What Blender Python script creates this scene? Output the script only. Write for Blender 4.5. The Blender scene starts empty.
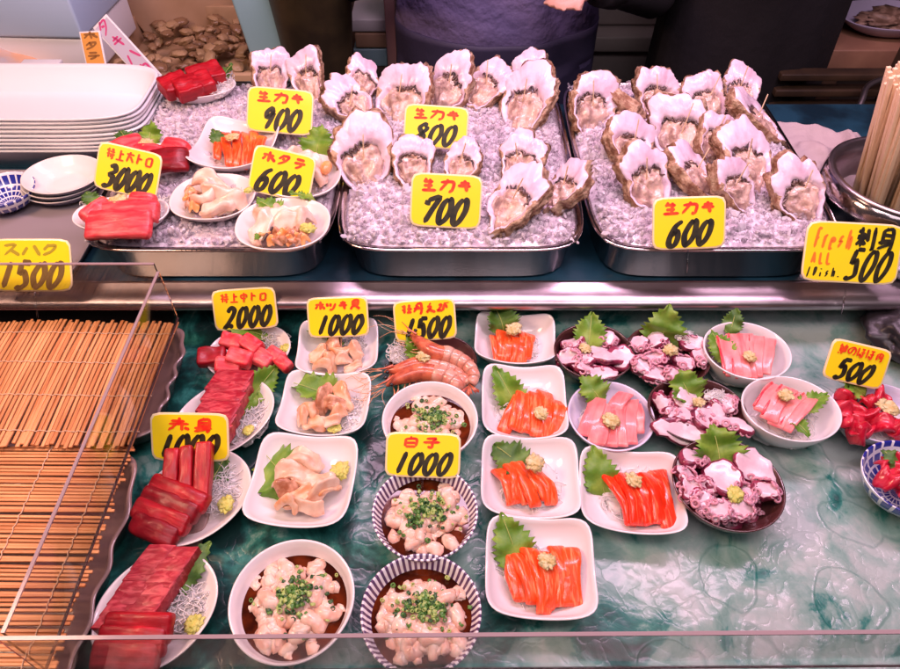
import bpy, math, random
from mathutils import Vector, Matrix, Euler, noise
R = math.radians
random.seed(7)
col = bpy.context.scene.collection
sc = bpy.context.scene

# ------------------------------------------------------------------ camera
F = 690.0; CAMZ = 0.68; PIT = 47.0
cam_d = bpy.data.cameras.new('camera'); cam = bpy.data.objects.new('camera', cam_d); col.objects.link(cam)
cam.location = (0, 0, CAMZ); cam.rotation_euler = (R(90 - PIT), 0, 0)
cam_d.sensor_width = 36; cam_d.lens = 36 * F / 900; cam_d.clip_start = 0.02; cam_d.clip_end = 60
sc.camera = cam
CR = Matrix.Rotation(R(90 - PIT), 3, 'X')

def ray(px, py):
    return CR @ Vector(((px - 450) / F, -(py - 334.5) / F, -1))
def P(px, py, z=0.0):
    """point of the horizontal plane z seen at a photo pixel (used to survey real positions)"""
    d = ray(px, py); t = (z - CAMZ) / d.z
    return Vector((d.x * t, d.y * t, z))
def PY(px, py, y):
    d = ray(px, py); t = y / d.y
    return Vector((d.x * t, y, CAMZ + d.z * t))
def mpp(p):
    """metres per photo pixel at a point"""
    return ((CR.transposed() @ (p - Vector((0, 0, CAMZ)))).z * -1) / F

# ------------------------------------------------------------------ materials
def nd(nt, t, **kw):
    n = nt.nodes.new(t)
    for k, v in kw.items(): setattr(n, k, v)
    return n
def mat(name, c, rough=.5, metal=0, sss=0, ssr=(1, .4, .3), sssc=.006, trans=0, ior=1.45, coat=0, spec=.5, c2=None, nscale=40, ndet=4, lo=.4, hi=.6,
        bump=0, bscale=120, bdist=.001, emit=None, estr=0, sheen=0):
    m = bpy.data.materials.new(name); m.use_nodes = True; nt = m.node_tree; b = nt.nodes['Principled BSDF']
    b.inputs['Base Color'].default_value = (*c, 1); b.inputs['Roughness'].default_value = rough; b.inputs['Metallic'].default_value = metal
    b.inputs['Subsurface Weight'].default_value = sss; b.inputs['Subsurface Radius'].default_value = ssr; b.inputs['Subsurface Scale'].default_value = sssc
    b.inputs['Transmission Weight'].default_value = trans; b.inputs['IOR'].default_value = ior; b.inputs['Coat Weight'].default_value = coat
    b.inputs['Coat Roughness'].default_value = .08; b.inputs['Specular IOR Level'].default_value = spec
    if emit: b.inputs['Emission Color'].default_value = (*emit, 1); b.inputs['Emission Strength'].default_value = estr
    tc = nd(nt, 'ShaderNodeTexCoord')
    if c2:
        n = nd(nt, 'ShaderNodeTexNoise'); n.inputs['Scale'].default_value = nscale; n.inputs['Detail'].default_value = ndet
        nt.links.new(tc.outputs['Object'], n.inputs['Vector'])
        r = nd(nt, 'ShaderNodeValToRGB'); r.color_ramp.elements[0].position = lo; r.color_ramp.elements[1].position = hi
        r.color_ramp.elements[0].color = (*c, 1); r.color_ramp.elements[1].color = (*c2, 1)
        nt.links.new(n.outputs['Fac'], r.inputs['Fac']); nt.links.new(r.outputs['Color'], b.inputs['Base Color'])
    if bump:
        n = nd(nt, 'ShaderNodeTexNoise'); n.inputs['Scale'].default_value = bscale; n.inputs['Detail'].default_value = 5
        nt.links.new(tc.outputs['Object'], n.inputs['Vector'])
        bm = nd(nt, 'ShaderNodeBump'); bm.inputs['Strength'].default_value = bump; bm.inputs['Distance'].default_value = bdist
        nt.links.new(n.outputs['Fac'], bm.inputs['Height']); nt.links.new(bm.outputs['Normal'], b.inputs['Normal'])
    return m
def bsdf(m): return m.node_tree.nodes['Principled BSDF']

def striped(m, ca, cb, scale, dist, direction='X', lo=.5, hi=.62, rot=(0, 0, 0), profile='SIN', det=2, dscale=1.5):
    """soft wavy bands (fat lines in fish) as base colour"""
    nt = m.node_tree; b = bsdf(m)
    tc = nd(nt, 'ShaderNodeTexCoord'); mp = nd(nt, 'ShaderNodeMapping'); mp.inputs['Rotation'].default_value = rot
    w = nd(nt, 'ShaderNodeTexNoise'); mp.inputs['Scale'].default_value = scale; w.inputs['Scale'].default_value = 1; w.inputs['Distortion'].default_value = dist; w.inputs['Detail'].default_value = det
    r = nd(nt, 'ShaderNodeValToRGB'); r.color_ramp.elements[0].position = lo; r.color_ramp.elements[1].position = hi
    r.color_ramp.elements[0].color = (*ca, 1); r.color_ramp.elements[1].color = (*cb, 1)
    oi = nd(nt, 'ShaderNodeObjectInfo'); ad = nd(nt, 'ShaderNodeVectorMath'); ad.operation = 'ADD'
    sc_ = nd(nt, 'ShaderNodeMath'); sc_.operation = 'MULTIPLY'; sc_.inputs[1].default_value = 1.0
    nt.links.new(oi.outputs['Random'], sc_.inputs[0])
    nt.links.new(tc.outputs['Object'], ad.inputs[0]); nt.links.new(sc_.outputs[0], ad.inputs[1])
    nt.links.new(ad.outputs[0], mp.inputs['Vector']); nt.links.new(mp.outputs['Vector'], w.inputs['Vector'])
    nt.links.new(w.outputs['Fac'], r.inputs['Fac'])
    # slow tone drift inside the flesh
    n = nd(nt, 'ShaderNodeTexNoise'); n.inputs['Scale'].default_value = 55; nt.links.new(ad.outputs[0], n.inputs['Vector'])
    hs = nd(nt, 'ShaderNodeHueSaturation'); mr = nd(nt, 'ShaderNodeMapRange'); mr.inputs[1].default_value = .3; mr.inputs[2].default_value = .7
    mr.inputs[3].default_value = .8; mr.inputs[4].default_value = 1.2
    nt.links.new(n.outputs['Fac'], mr.inputs[0]); nt.links.new(mr.outputs[0], hs.inputs['Value']); nt.links.new(r.outputs['Color'], hs.inputs['Color'])
    nt.links.new(hs.outputs['Color'], b.inputs['Base Color'])
    bp = nd(nt, 'ShaderNodeBump'); bp.inputs['Strength'].default_value = .45; bp.inputs['Distance'].default_value = .0012
    g = nd(nt, 'ShaderNodeTexNoise'); g.inputs['Scale'].default_value = 260; g.inputs['Detail'].default_value = 5; nt.links.new(ad.outputs[0], g.inputs['Vector'])
    a_ = nd(nt, 'ShaderNodeMath', operation='MULTIPLY_ADD'); a_.inputs[1].default_value = .5; nt.links.new(g.outputs['Fac'], a_.inputs[0]); nt.links.new(w.outputs['Fac'], a_.inputs[2])
    nt.links.new(a_.outputs[0], bp.inputs['Height']); nt.links.new(bp.outputs['Normal'], b.inputs['Normal'])
    return m

WHITE = mat('white_glaze', (.82, .78, .78), .16, coat=.5)
WARMW = mat('cream_glaze', (.83, .76, .72), .2, coat=.4)
LACQ = mat('brown_lacquer', (.045, .014, .014), .25, coat=.6, c2=(.09, .03, .028), nscale=30)
PURPW = mat('lilac_glaze', (.62, .58, .74), .2, coat=.5, c2=(.75, .7, .8), nscale=60)
def radial_glaze():
    m = mat('ribbed_line_glaze', (.82, .8, .82), .18, coat=.5); nt = m.node_tree; b = bsdf(m)
    tc = nd(nt, 'ShaderNodeTexCoord'); sp = nd(nt, 'ShaderNodeSeparateXYZ'); nt.links.new(tc.outputs['Object'], sp.inputs[0])
    at = nd(nt, 'ShaderNodeMath', operation='ARCTAN2'); nt.links.new(sp.outputs[1], at.inputs[0]); nt.links.new(sp.outputs[0], at.inputs[1])
    mu = nd(nt, 'ShaderNodeMath', operation='MULTIPLY'); mu.inputs[1].default_value = 56; nt.links.new(at.outputs[0], mu.inputs[0])
    si = nd(nt, 'ShaderNodeMath', operation='SINE'); nt.links.new(mu.outputs[0], si.inputs[0])
    ln = nd(nt, 'ShaderNodeVectorMath', operation='LENGTH'); cx = nd(nt, 'ShaderNodeCombineXYZ')
    nt.links.new(sp.outputs[0], cx.inputs[0]); nt.links.new(sp.outputs[1], cx.inputs[1]); nt.links.new(cx.outputs[0], ln.inputs[0])
    r = nd(nt, 'ShaderNodeValToRGB'); r.color_ramp.elements[0].position = .42; r.color_ramp.elements[1].position = .58
    r.color_ramp.elements[0].color = (.82, .8, .82, 1); r.color_ramp.elements[1].color = (.10, .05, .13, 1)
    m2 = nd(nt, 'ShaderNodeMapRange'); m2.inputs[1].default_value = -1; nt.links.new(si.outputs[0], m2.inputs[0]); nt.links.new(m2.outputs[0], r.inputs['Fac'])
    nt.links.new(r.outputs['Color'], b.inputs['Base Color']); return m
RADIAL = radial_glaze()
def check_glaze():
    m = mat('blue_check_glaze', (.8, .8, .85), .18, coat=.5); nt = m.node_tree; b = bsdf(m)
    tc = nd(nt, 'ShaderNodeTexCoord'); sp = nd(nt, 'ShaderNodeSeparateXYZ'); nt.links.new(tc.outputs['Object'], sp.inputs[0])
    at = nd(nt, 'ShaderNodeMath', operation='ARCTAN2'); nt.links.new(sp.outputs[1], at.inputs[0]); nt.links.new(sp.outputs[0], at.inputs[1])
    mu = nd(nt, 'ShaderNodeMath', operation='MULTIPLY'); mu.inputs[1].default_value = .021 * 1.6; nt.links.new(at.outputs[0], mu.inputs[0])
    ln = nd(nt, 'ShaderNodeVectorMath', operation='LENGTH'); cx = nd(nt, 'ShaderNodeCombineXYZ')
    nt.links.new(sp.outputs[0], cx.inputs[0]); nt.links.new(sp.outputs[1], cx.inputs[1]); nt.links.new(cx.outputs[0], ln.inputs[0])
    c3 = nd(nt, 'ShaderNodeCombineXYZ'); nt.links.new(mu.outputs[0], c3.inputs[0]); nt.links.new(ln.outputs['Value'], c3.inputs[1])
    br = nd(nt, 'ShaderNodeTexBrick'); br.inputs['Scale'].default_value = 1; br.inputs['Brick Width'].default_value = .0088; br.inputs['Row Height'].default_value = .0085
    br.inputs['Mortar Size'].default_value = .0012; br.inputs['Mortar Smooth'].default_value = .1; br.offset = 0
    br.inputs['Color1'].default_value = (.015, .02, .25, 1); br.inputs['Color2'].default_value = (.03, .04, .32, 1); br.inputs['Mortar'].default_value = (.8, .8, .85, 1)
    nt.links.new(c3.outputs[0], br.inputs['Vector']); nt.links.new(br.outputs['Color'], b.inputs['Base Color']); return m
CHECK = check_glaze()

STEEL = mat('brushed_steel', (.56, .50, .50), .13, metal=1, bump=.15, bscale=300, bdist=.0005)
STEEL2 = mat('satin_rail_steel', (.50, .44, .46), .34, metal=1, c2=(.38, .32, .34), nscale=14, bump=.25, bscale=60, bdist=.0012)
ACRY = mat('clear_acrylic', (.93, .96, .95), .03, trans=1, ior=1.3)
EDGE = mat('acrylic_edge', (.80, .60, .63), .15, trans=.6, ior=1.4)
FOAM = mat('white_foam', (.82, .82, .84), .45, bump=.15, bscale=400, bdist=.0004)
YELLOW = mat('yellow_card', (1.0, .80, .01), .38, c2=(.96, .78, .015), nscale=25, coat=.35)
BORD = mat('laminate_border', (.93, .78, .45), .3, coat=.3)
REDI = mat('red_marker', (.85, .02, .01), .5, c2=(.9, .09, .01), nscale=90)
ORAI = mat('orange_marker', (.95, .22, .02), .5)
BLKI = mat('black_marker', (.012, .010, .006), .45, c2=(.035, .03, .01), nscale=90)
FADE = mat('faded_marker', (.42, .33, .02), .5)
FADE2 = mat('worn_black_marker', (.16, .10, .02), .5)
SALM = striped(mat('salmon_flesh', (.9, .2, .05), .28, sss=.3, sssc=.004, coat=.35), (.90,.085,.014), (.94,.27,.11), (34, 300, 70), 1.0, lo=0.5, hi=0.68)
SALMD = striped(mat('red_salmon_flesh', (.9, .1, .03), .24, sss=.3, sssc=.004, coat=.45), (.86,.035,.008), (.94,.20,.08), (34, 300, 70), 1.0, lo=0.52, hi=0.68)
TUNA = striped(mat('lean_tuna', (.5, .01, .02), .40, sss=.3, sssc=.004, coat=.06), (.34, .003, .010), (.50, .014, .026), (24, 190, 90), .8, lo=.42, hi=.68)
TUNAD = striped(mat('dark_lean_tuna', (.4, .01, .02), .40, sss=.2, sssc=.004, coat=.06), (.20, .002, .008), (.36, .007, .016), (20, 150, 80), 0.5, lo=0.4, hi=0.8)
TORO = striped(mat('fatty_tuna', (.75, .08, .1), .40, sss=.35, sssc=.005, coat=.06), (0.66, 0.03, 0.05), (0.8, 0.16, 0.16), (30, 150, 80), 0.8, lo=0.38, hi=0.75)
TOROL = striped(mat('marbled_tuna', (.7, .06, .1), .40, sss=.35, sssc=.005, coat=.06), (.34, .008, .024), (.56, .075, .09), (50, 130, 60), 1.4, lo=.44, hi=.66)
AMBER = striped(mat('pink_fish_flesh', (.9, .35, .35), .34, sss=.35, sssc=.005, coat=.35), (0.84, 0.17, 0.18), (0.9, 0.38, 0.35), (14, 110, 50), 0.6, lo=0.35, hi=0.75)
AMBERR = mat('red_bloodline', (.75, .03, .06), .3, sss=.2, coat=.3, c2=(.85, .14, .14), nscale=120)
CHEEK = striped(mat('cheek_meat', (.6, .02, .06), .26, sss=.3, sssc=.004, coat=.45), (0.5, 0.006, 0.03), (0.72, 0.06, 0.1), (60, 160, 80), 0.8, lo=0.4, hi=0.75)
SCALLOP = mat('scallop_flesh', (.82, .50, .36), .3, sss=.35, ssr=(1, .5, .35), sssc=.008, coat=.3, c2=(.93, .72, .60), nscale=50)
ROE = mat('orange_roe', (.9, .34, .10), .35, sss=.3, coat=.3, c2=(.92, .45, .2), nscale=90)
HOKKI = mat('surf_clam', (.74, .34, .16), .34, sss=.25, ssr=(1, .5, .3), coat=.3, c2=(.84, .56, .38), nscale=70)
HOKKI2 = mat('surf_clam_brown', (.40, .15, .07), .35, sss=.2, coat=.35, c2=(.78, .46, .3), nscale=80)
CLAMW = mat('pale_clam', (.72, .42, .27), .34, sss=.25, ssr=(1, .5, .35), coat=.3, c2=(.85, .63, .48), nscale=60)
MILT = mat('milt_flesh', (.78, .44, .32), .28, sss=.4, ssr=(1, .45, .3), sssc=.004, coat=.4, c2=(.88, .64, .52), nscale=80, bump=.5, bscale=260, bdist=.0007)
SOY = mat('soy_broth', (.03, .005, .002), .06, spec=.4, c2=(.11, .018, .004), nscale=40)
SCAL = [mat('scallion_green', (.08, .22, .035), .4, sss=.2, coat=.2), mat('scallion_pale', (.36, .48, .14), .4, sss=.3, coat=.2), mat('scallion_dark', (.025, .09, .02), .4, coat=.2)]
LEAF = mat('shiso_green', (.11, .25, .02), .45, sss=.12, ssr=(.4, .8, .1), c2=(.24, .38, .05), nscale=35, bump=.6, bscale=250, bdist=.0008)
LEAFD = mat('dark_leaf_green', (.05, .13, .02), .5, sss=.1, ssr=(.4, .8, .1), c2=(.13, .25, .04), nscale=45, bump=.6, bscale=250, bdist=.0008)
LEAFV = mat('leaf_vein', (.42, .48, .12), .5)
WASA = mat('grated_ginger', (.60, .44, .17), .5, sss=.2, c2=(.74, .62, .34), nscale=160, bump=.8, bscale=500, bdist=.001)
WASAG = mat('wasabi_paste', (.56, .54, .10), .5, sss=.3, c2=(.68, .64, .18), nscale=120, bump=.8, bscale=500, bdist=.001)
DAIK = mat('daikon_white', (.86, .80, .76), .25, sss=.5, ssr=(1, .8, .7), sssc=.004, coat=.3, trans=.15)
OCTW = mat('octopus_white', (.72, .50, .56), .3, sss=.2, ssr=(1, .5, .5), sssc=.004, coat=.35, c2=(.82, .68, .71), nscale=50, bump=.3, bscale=150, bdist=.001)
OCTP = mat('octopus_skin', (.10, .008, .03), .28, sss=.1, coat=.45, c2=(.32, .04, .09), nscale=110)
SUCK = mat('octopus_sucker', (.66, .30, .38), .3, sss=.3, coat=.4)
PRAWN = mat('prawn_shell', (.72, .25, .12), .25, sss=.4, ssr=(1, .4, .2), coat=.6, c2=(.86, .46, .28), nscale=60)
PRAWNR = mat('prawn_red', (.42, .08, .045), .28, sss=.3, coat=.5, c2=(.70, .18, .09), nscale=90)
PRAWNT = mat('prawn_tail_flesh', (.62, .22, .15), .26, sss=.4, coat=.5, c2=(.78, .42, .32), nscale=70)
DARK = mat('dark_bead', (.01, .01, .012), .15, coat=.6)
SHELLI = mat('oyster_nacre', (.84, .68, .78), .3, coat=.3, c2=(.58, .36, .46), nscale=34, ndet=6, lo=.48, hi=.78, bump=.5, bscale=60, bdist=.003)
SHELLO = mat('oyster_outer_shell', (.28, .13, .07), .6, c2=(.62, .42, .28), nscale=90, bump=1, bscale=180, bdist=.004)
OYM = mat('oyster_meat', (.36, .22, .19), .12, sss=.15, ssr=(1, .5, .35), sssc=.003, coat=.5, c2=(.76, .53, .43), nscale=70, ndet=6, lo=.36, hi=.58, bump=.9, bscale=110, bdist=.003)
OYF = mat('oyster_mantle', (.03, .02, .025), .28, coat=.4, c2=(.16, .09, .08), nscale=90)
WOODP = mat('pale_pick_wood', (.78, .56, .34), .55, c2=(.85, .66, .44), nscale=200)
ICEB = mat('crushed_ice_bed', (.60, .48, .56), .10, coat=1, ior=1.31, lo=.36, hi=.60, c2=(.86, .76, .83), nscale=75, ndet=6, bump=.8, bscale=170, bdist=.004)
def clear_ice(name, fac, tint, gl):
    m = bpy.data.materials.new(name); m.use_nodes = True; nt = m.node_tree; nt.nodes.remove(bsdf(m)); out = nt.nodes['Material Output']
    t = nd(nt, 'ShaderNodeBsdfTransparent'); t.inputs[0].default_value = (*tint, 1); g = nd(nt, 'ShaderNodeBsdfGlossy'); g.inputs['Roughness'].default_value = gl; g.inputs[0].default_value = (1, .97, .99, 1)
    d = nd(nt, 'ShaderNodeBsdfDiffuse'); d.inputs[0].default_value = (.90, .82, .89, 1); lw = nd(nt, 'ShaderNodeLayerWeight'); lw.inputs[0].default_value = .14
    m1 = nd(nt, 'ShaderNodeMixShader'); m1.inputs[0].default_value = fac; nt.links.new(t.outputs[0], m1.inputs[1]); nt.links.new(d.outputs[0], m1.inputs[2])
    m2 = nd(nt, 'ShaderNodeMixShader'); nt.links.new(lw.outputs['Fresnel'], m2.inputs[0]); nt.links.new(m1.outputs[0], m2.inputs[1]); nt.links.new(g.outputs[0], m2.inputs[2]); nt.links.new(m2.outputs[0], out.inputs[0]); return m
ICEC = clear_ice('clear_ice_chip', .22, (.98, .96, .98), .05); ICEW = clear_ice('cloudy_ice_chip', .62, (.96, .93, .96), .12)

def bamboo(name, axis):
    m = mat(name, (.62, .30, .12), .5, coat=.08); nt = m.node_tree; b = bsdf(m)
    tc = nd(nt, 'ShaderNodeTexCoord'); mp = nd(nt, 'ShaderNodeMapping')
    mp.inputs['Scale'].default_value = (8, 160, 160) if axis == 'X' else (160, 8, 160)
    n = nd(nt, 'ShaderNodeTexNoise'); n.inputs['Scale'].default_value = 1; n.inputs['Detail'].default_value = 4
    r = nd(nt, 'ShaderNodeValToRGB'); r.color_ramp.elements[0].position = .32; r.color_ramp.elements[1].position = .68
    r.color_ramp.elements[0].color = (.48, .16, .05, 1); r.color_ramp.elements[1].color = (.86, .42, .18, 1)
    nt.links.new(tc.outputs['Object'], mp.inputs['Vector']); nt.links.new(mp.outputs['Vector'], n.inputs['Vector']); nt.links.new(n.outputs['Fac'], r.inputs['Fac'])
    nt.links.new(r.outputs['Color'], b.inputs['Base Color']); return m
BAMX = bamboo('bamboo_slats_across', 'X'); BAMY = bamboo('bamboo_slats_lengthwise', 'Y')
STRING = mat('mat_string', (.72, .50, .34), .7)

# ------------------------------------------------------------------ mesh collecting
class MB:
    def __init__(s): s.v = []; s.f = []; s.m = []
    def add(s, vf, mi=0, M=None):
        v, f = vf; o = len(s.v)
        s.v += [tuple(M @ Vector(p)) for p in v] if M is not None else [tuple(p) for p in v]
        s.f += [tuple(i + o for i in q) for q in f]; s.m += [mi] * len(f); return s
    def build(s, name, mats, parent=None, loc=None, rot=None, smooth=True):
        me = bpy.data.meshes.new(name); me.from_pydata(s.v, [], s.f)
        for m in (mats if isinstance(mats, (list, tuple)) else [mats]): me.materials.append(m)
        me.polygons.foreach_set('material_index', s.m)
        me.polygons.foreach_set('use_smooth', [smooth] * len(s.f)); me.update()
        o = bpy.data.objects.new(name, me); col.objects.link(o)
        if parent: o.parent = parent
        if loc is not None: o.location = loc
        if rot is not None: o.rotation_euler = rot
        return o
def T(loc=(0, 0, 0), rot=(0, 0, 0), s=(1, 1, 1)):
    return Matrix.LocRotScale(Vector(loc), Euler(rot), Vector(s) if not isinstance(s, (int, float)) else Vector((s, s, s)))
def tag(o, label=None, cat=None, group=None, kind=None):
    if label: o['label'] = label
    if cat: o['category'] = cat
    if group: o['group'] = group
    if kind: o['kind'] = kind
    return o
def empty(name, loc=(0, 0, 0), rot=(0, 0, 0)):
    o = bpy.data.objects.new(name, None); col.objects.link(o); o.location = loc; o.rotation_euler = rot; o.empty_display_size = .02; return o
def copy_tree(o, parent=None):
    c = o.copy(); col.objects.link(c)
    if parent: c.parent = parent
    for ch in list(o.children): copy_tree(ch, c)
    return c
def nz(p, s=1, seed=0): return noise.noise(Vector(p) * s + Vector((seed * 3.7, seed * 1.9, seed * 5.3)))

# ------------------------------------------------------------------ shapes
def box(sx, sy, sz, c=(0, 0, 0)):
    v = [(c[0] + x * sx / 2, c[1] + y * sy / 2, c[2] + z * sz / 2) for x in (-1, 1) for y in (-1, 1) for z in (-1, 1)]
    return v, [(0, 1, 3, 2), (4, 6, 7, 5), (0, 4, 5, 1), (2, 3, 7, 6), (0, 2, 6, 4), (1, 5, 7, 3)]
def rbox(L, W, H, r, n=(8, 5, 3), fn=None):
    """rounded box with enough cuts to bend"""
    hs = (L / 2, W / 2, H / 2); r = min(r, min(hs) * .98); ax = []
    for h, k in zip(hs, n):
        a = [-h, -h + r * .35, -h + r]; k = max(k, 1)
        a += [(-h + r) + (2 * h - 2 * r) * i / k for i in range(1, k)] + [h - r, h - r * .35, h]; ax.append(a)
    idx = {}; V = []; Fc = []
    def vid(i, j, k):
        if (i, j, k) not in idx:
            p = Vector((ax[0][i], ax[1][j], ax[2][k])); q = Vector([max(-h + r, min(h - r, c)) for c, h in zip(p, hs)]); d = p - q
            if d.length > 1e-9: p = q + d.normalized() * r
            if fn: p = fn(p)
            idx[(i, j, k)] = len(V); V.append(tuple(p))
        return idx[(i, j, k)]
    N = [len(a) - 1 for a in ax]
    for i in range(N[0]):
        for j in range(N[1]):
            Fc.append((vid(i, j, 0), vid(i, j + 1, 0), vid(i + 1, j + 1, 0), vid(i + 1, j, 0)))
            Fc.append((vid(i, j, N[2]), vid(i + 1, j, N[2]), vid(i + 1, j + 1, N[2]), vid(i, j + 1, N[2])))
    for i in range(N[0]):
        for k in range(N[2]):
            Fc.append((vid(i, 0, k), vid(i + 1, 0, k), vid(i + 1, 0, k + 1), vid(i, 0, k + 1)))
            Fc.append((vid(i, N[1], k), vid(i, N[1], k + 1), vid(i + 1, N[1], k + 1), vid(i + 1, N[1], k)))
    for j in range(N[1]):
        for k in range(N[2]):
            Fc.append((vid(0, j, k), vid(0, j, k + 1), vid(0, j + 1, k + 1), vid(0, j + 1, k)))
            Fc.append((vid(N[0], j, k), vid(N[0], j + 1, k), vid(N[0], j + 1, k + 1), vid(N[0], j, k + 1)))
    return V, Fc
def smooth_path(pts, k=6):
    pts = [Vector(p) for p in pts]
    if len(pts) < 3: return [pts[0].lerp(pts[-1], i / 8) for i in range(9)] if len(pts) == 2 else pts
    out = []; q = [pts[0] * 2 - pts[1]] + pts + [pts[-1] * 2 - pts[-2]]
    for i in range(1, len(q) - 2):
        a, b, c, d = q[i - 1:i + 3]
        for j in range(k):
            t = j / k
            out.append(.5 * ((2 * b) + (c - a) * t + (2 * a - 5 * b + 4 * c - d) * t * t + (3 * b - a - 3 * c + d) * t ** 3))
    out.append(pts[-1]); return out
def tube(path, rad, n=8, cap=True):
    path = [Vector(p) for p in path]; V = []; Fc = []; m = len(path)
    rf = rad if callable(rad) else (lambda t: rad)
    up = Vector((0, 0, 1)); prev = None
    for i, p in enumerate(path):
        t = (path[min(i + 1, m - 1)] - path[max(i - 1, 0)])
        t = t.normalized() if t.length > 1e-9 else Vector((1, 0, 0))
        if prev is None: a = t.orthogonal().normalized()
        else:
            a = prev - t * prev.dot(t); a = a.normalized() if a.length > 1e-6 else t.orthogonal().normalized()
        prev = a; b = t.cross(a); r = rf(i / max(1, m - 1)); rx, ry = r if isinstance(r, tuple) else (r, r)
        for k in range(n):
            w = 2 * math.pi * k / n; V.append(tuple(p + a * math.cos(w) * rx + b * math.sin(w) * ry))
    for i in range(m - 1):
        for k in range(n):
            k2 = (k + 1) % n; Fc.append((i * n + k, i * n + k2, (i + 1) * n + k2, (i + 1) * n + k))
    if cap:
        Fc.append(tuple(reversed(range(n)))); Fc.append(tuple((m - 1) * n + k for k in range(n)))
    return V, Fc
_ico = {}
def ico(sub=1):
    if sub not in _ico:
        t = (1 + 5 ** .5) / 2
        v = [Vector(p).normalized() for p in [(-1, t, 0), (1, t, 0), (-1, -t, 0), (1, -t, 0), (0, -1, t), (0, 1, t), (0, -1, -t), (0, 1, -t), (t, 0, -1), (t, 0, 1), (-t, 0, -1), (-t, 0, 1)]]
        f = [(0, 11, 5), (0, 5, 1), (0, 1, 7), (0, 7, 10), (0, 10, 11), (1, 5, 9), (5, 11, 4), (11, 10, 2), (10, 7, 6), (7, 1, 8), (3, 9, 4), (3, 4, 2), (3, 2, 6), (3, 6, 8), (3, 8, 9), (4, 9, 5), (2, 4, 11), (6, 2, 10), (8, 6, 7), (9, 8, 1)]
        for _ in range(sub):
            c = {}; g = []
            def mid(a, b):
                k = (min(a, b), max(a, b))
                if k not in c: c[k] = len(v); v.append(((v[a] + v[b]) / 2).normalized())
                return c[k]
            for a, b, d in f:
                x, y, z = mid(a, b), mid(b, d), mid(d, a); g += [(a, x, z), (b, y, x), (d, z, y), (x, y, z)]
            f = g
        _ico[sub] = (v, f)
    return _ico[sub]
def blob(r, s=(1, 1, 1), amp=.2, fr=1.5, seed=0, sub=2, flat=None):
    v, f = ico(sub); out = []
    for p in v:
        k = 1 + amp * nz(p, fr, seed) + amp * .4 * nz(p, fr * 3, seed + 3)
        q = Vector((p.x * s[0], p.y * s[1], p.z * s[2])) * r * k
        if flat is not None and q.z < flat: q.z = flat
        out.append(tuple(q))
    return out, f
def torus(R_, r, n=12, m=6):
    V = []; Fc = []
    for i in range(n):
        a = 2 * math.pi * i / n
        for j in range(m):
            b = 2 * math.pi * j / m; V.append(((R_ + r * math.cos(b)) * math.cos(a), (R_ + r * math.cos(b)) * math.sin(a), r * math.sin(b)))
    for i in range(n):
        for j in range(m): Fc.append((i * m + j, ((i + 1) % n) * m + j, ((i + 1) % n) * m + (j + 1) % m, i * m + (j + 1) % m))
    return V, Fc
def rings(levels, cap0=True, cap1=True):
    n = len(levels[0]); V = [p for l in levels for p in l]; Fc = []
    for i in range(len(levels) - 1):
        for k in range(n):
            k2 = (k + 1) % n; Fc.append((i * n + k, i * n + k2, (i + 1) * n + k2, (i + 1) * n + k))
    if cap0: Fc.append(tuple(reversed(range(n))))
    if cap1:
        o = (len(levels) - 1) * n; Fc.append(tuple(o + k for k in range(n)))
    return V, Fc
def sup(a, b, n, th, sharp=0):
    c, s = math.cos(th), math.sin(th)
    r = (abs(c) ** n + abs(s) ** n) ** (-1 / n)
    return a * c * r, b * s * r, r

# ------------------------------------------------------------------ dishes
def dish_mesh(a, b, h, n=2.0, prof='bowl', lift=0.0, th=.0022, N=72, seed=0):
    if prof == 'bowl': outer = [(.40, 0), (.42, -.0), (.44, .004), (.62, .14 * h + .003), (.82, .42 * h), (.94, .75 * h), (1, h)]
    elif prof == 'plate': outer = [(.55, 0), (.58, .002), (.72, .22 * h + .001), (.86, .55 * h), (.95, .82 * h), (1, h)]
    else: outer = [(.50, 0), (.53, .003), (.70, .18 * h + .003), (.86, .50 * h), (.95, .80 * h), (1, h)]
    prof_in = [(k - th / a * 1.0, z + th * .9) for k, z in reversed(outer) if k > .5]
    L = []
    def ring(k, z, w=1.0):
        out = []
        for i in range(N):
            t = 2 * math.pi * i / N; nn = 2 + (n - 2) * min(1, max(0, (k - .3) / .5)); x, y, r = sup(a * k, b * k, nn, t)
            zz = z + lift * max(0, (r - 1)) * (k ** 3) * w * 3
            out.append((x, y, zz))
        return out
    for k, z in outer: L.append(ring(k, z))
    L.append(ring(1.0, h + th * .35)); L.append(ring(1 - th / a * .5, h + th * .55)); L.append(ring(1 - th / a, h + th * .3))
    for k, z in prof_in[1:]: L.append(ring(k, z))
    L.append(ring(.3, th + .002)); L.append(ring(.08, th + .0015))
    return rings(L)
DISHES = {}
def dish(key, name, px, py, wpx, hpx, z0, h, n, prof, m, label, cat, group, rot=0, lift=0, seg=None, minor=None, tilt=(0, 0)):
    """centre/size from the photo survey: rim plane at z0+h"""
    zr = z0 + h
    if seg:
        p, q = P(seg[0], seg[1], zr), P(seg[2], seg[3], zr); c = (p + q) / 2; a = (q - p).length / 2; b = minor; rz = math.atan2(q.y - p.y, q.x - p.x)
    else:
        c = P(px, py, zr); a = wpx * mpp(c) / 2
        b = (P(px, py - hpx / 2, zr).y - P(px, py + hpx / 2, zr).y) / 2 if hpx else a; rz = R(rot)
    o = MB().add(dish_mesh(a, b, h, n, prof, lift)).build(name, m, None, (c.x, c.y, z0), (R(tilt[0]), R(tilt[1]), rz))
    tag(o, label, cat, group); DISHES[key] = (Vector((c.x, c.y, z0)), a, b, rz, h); return o

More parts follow.
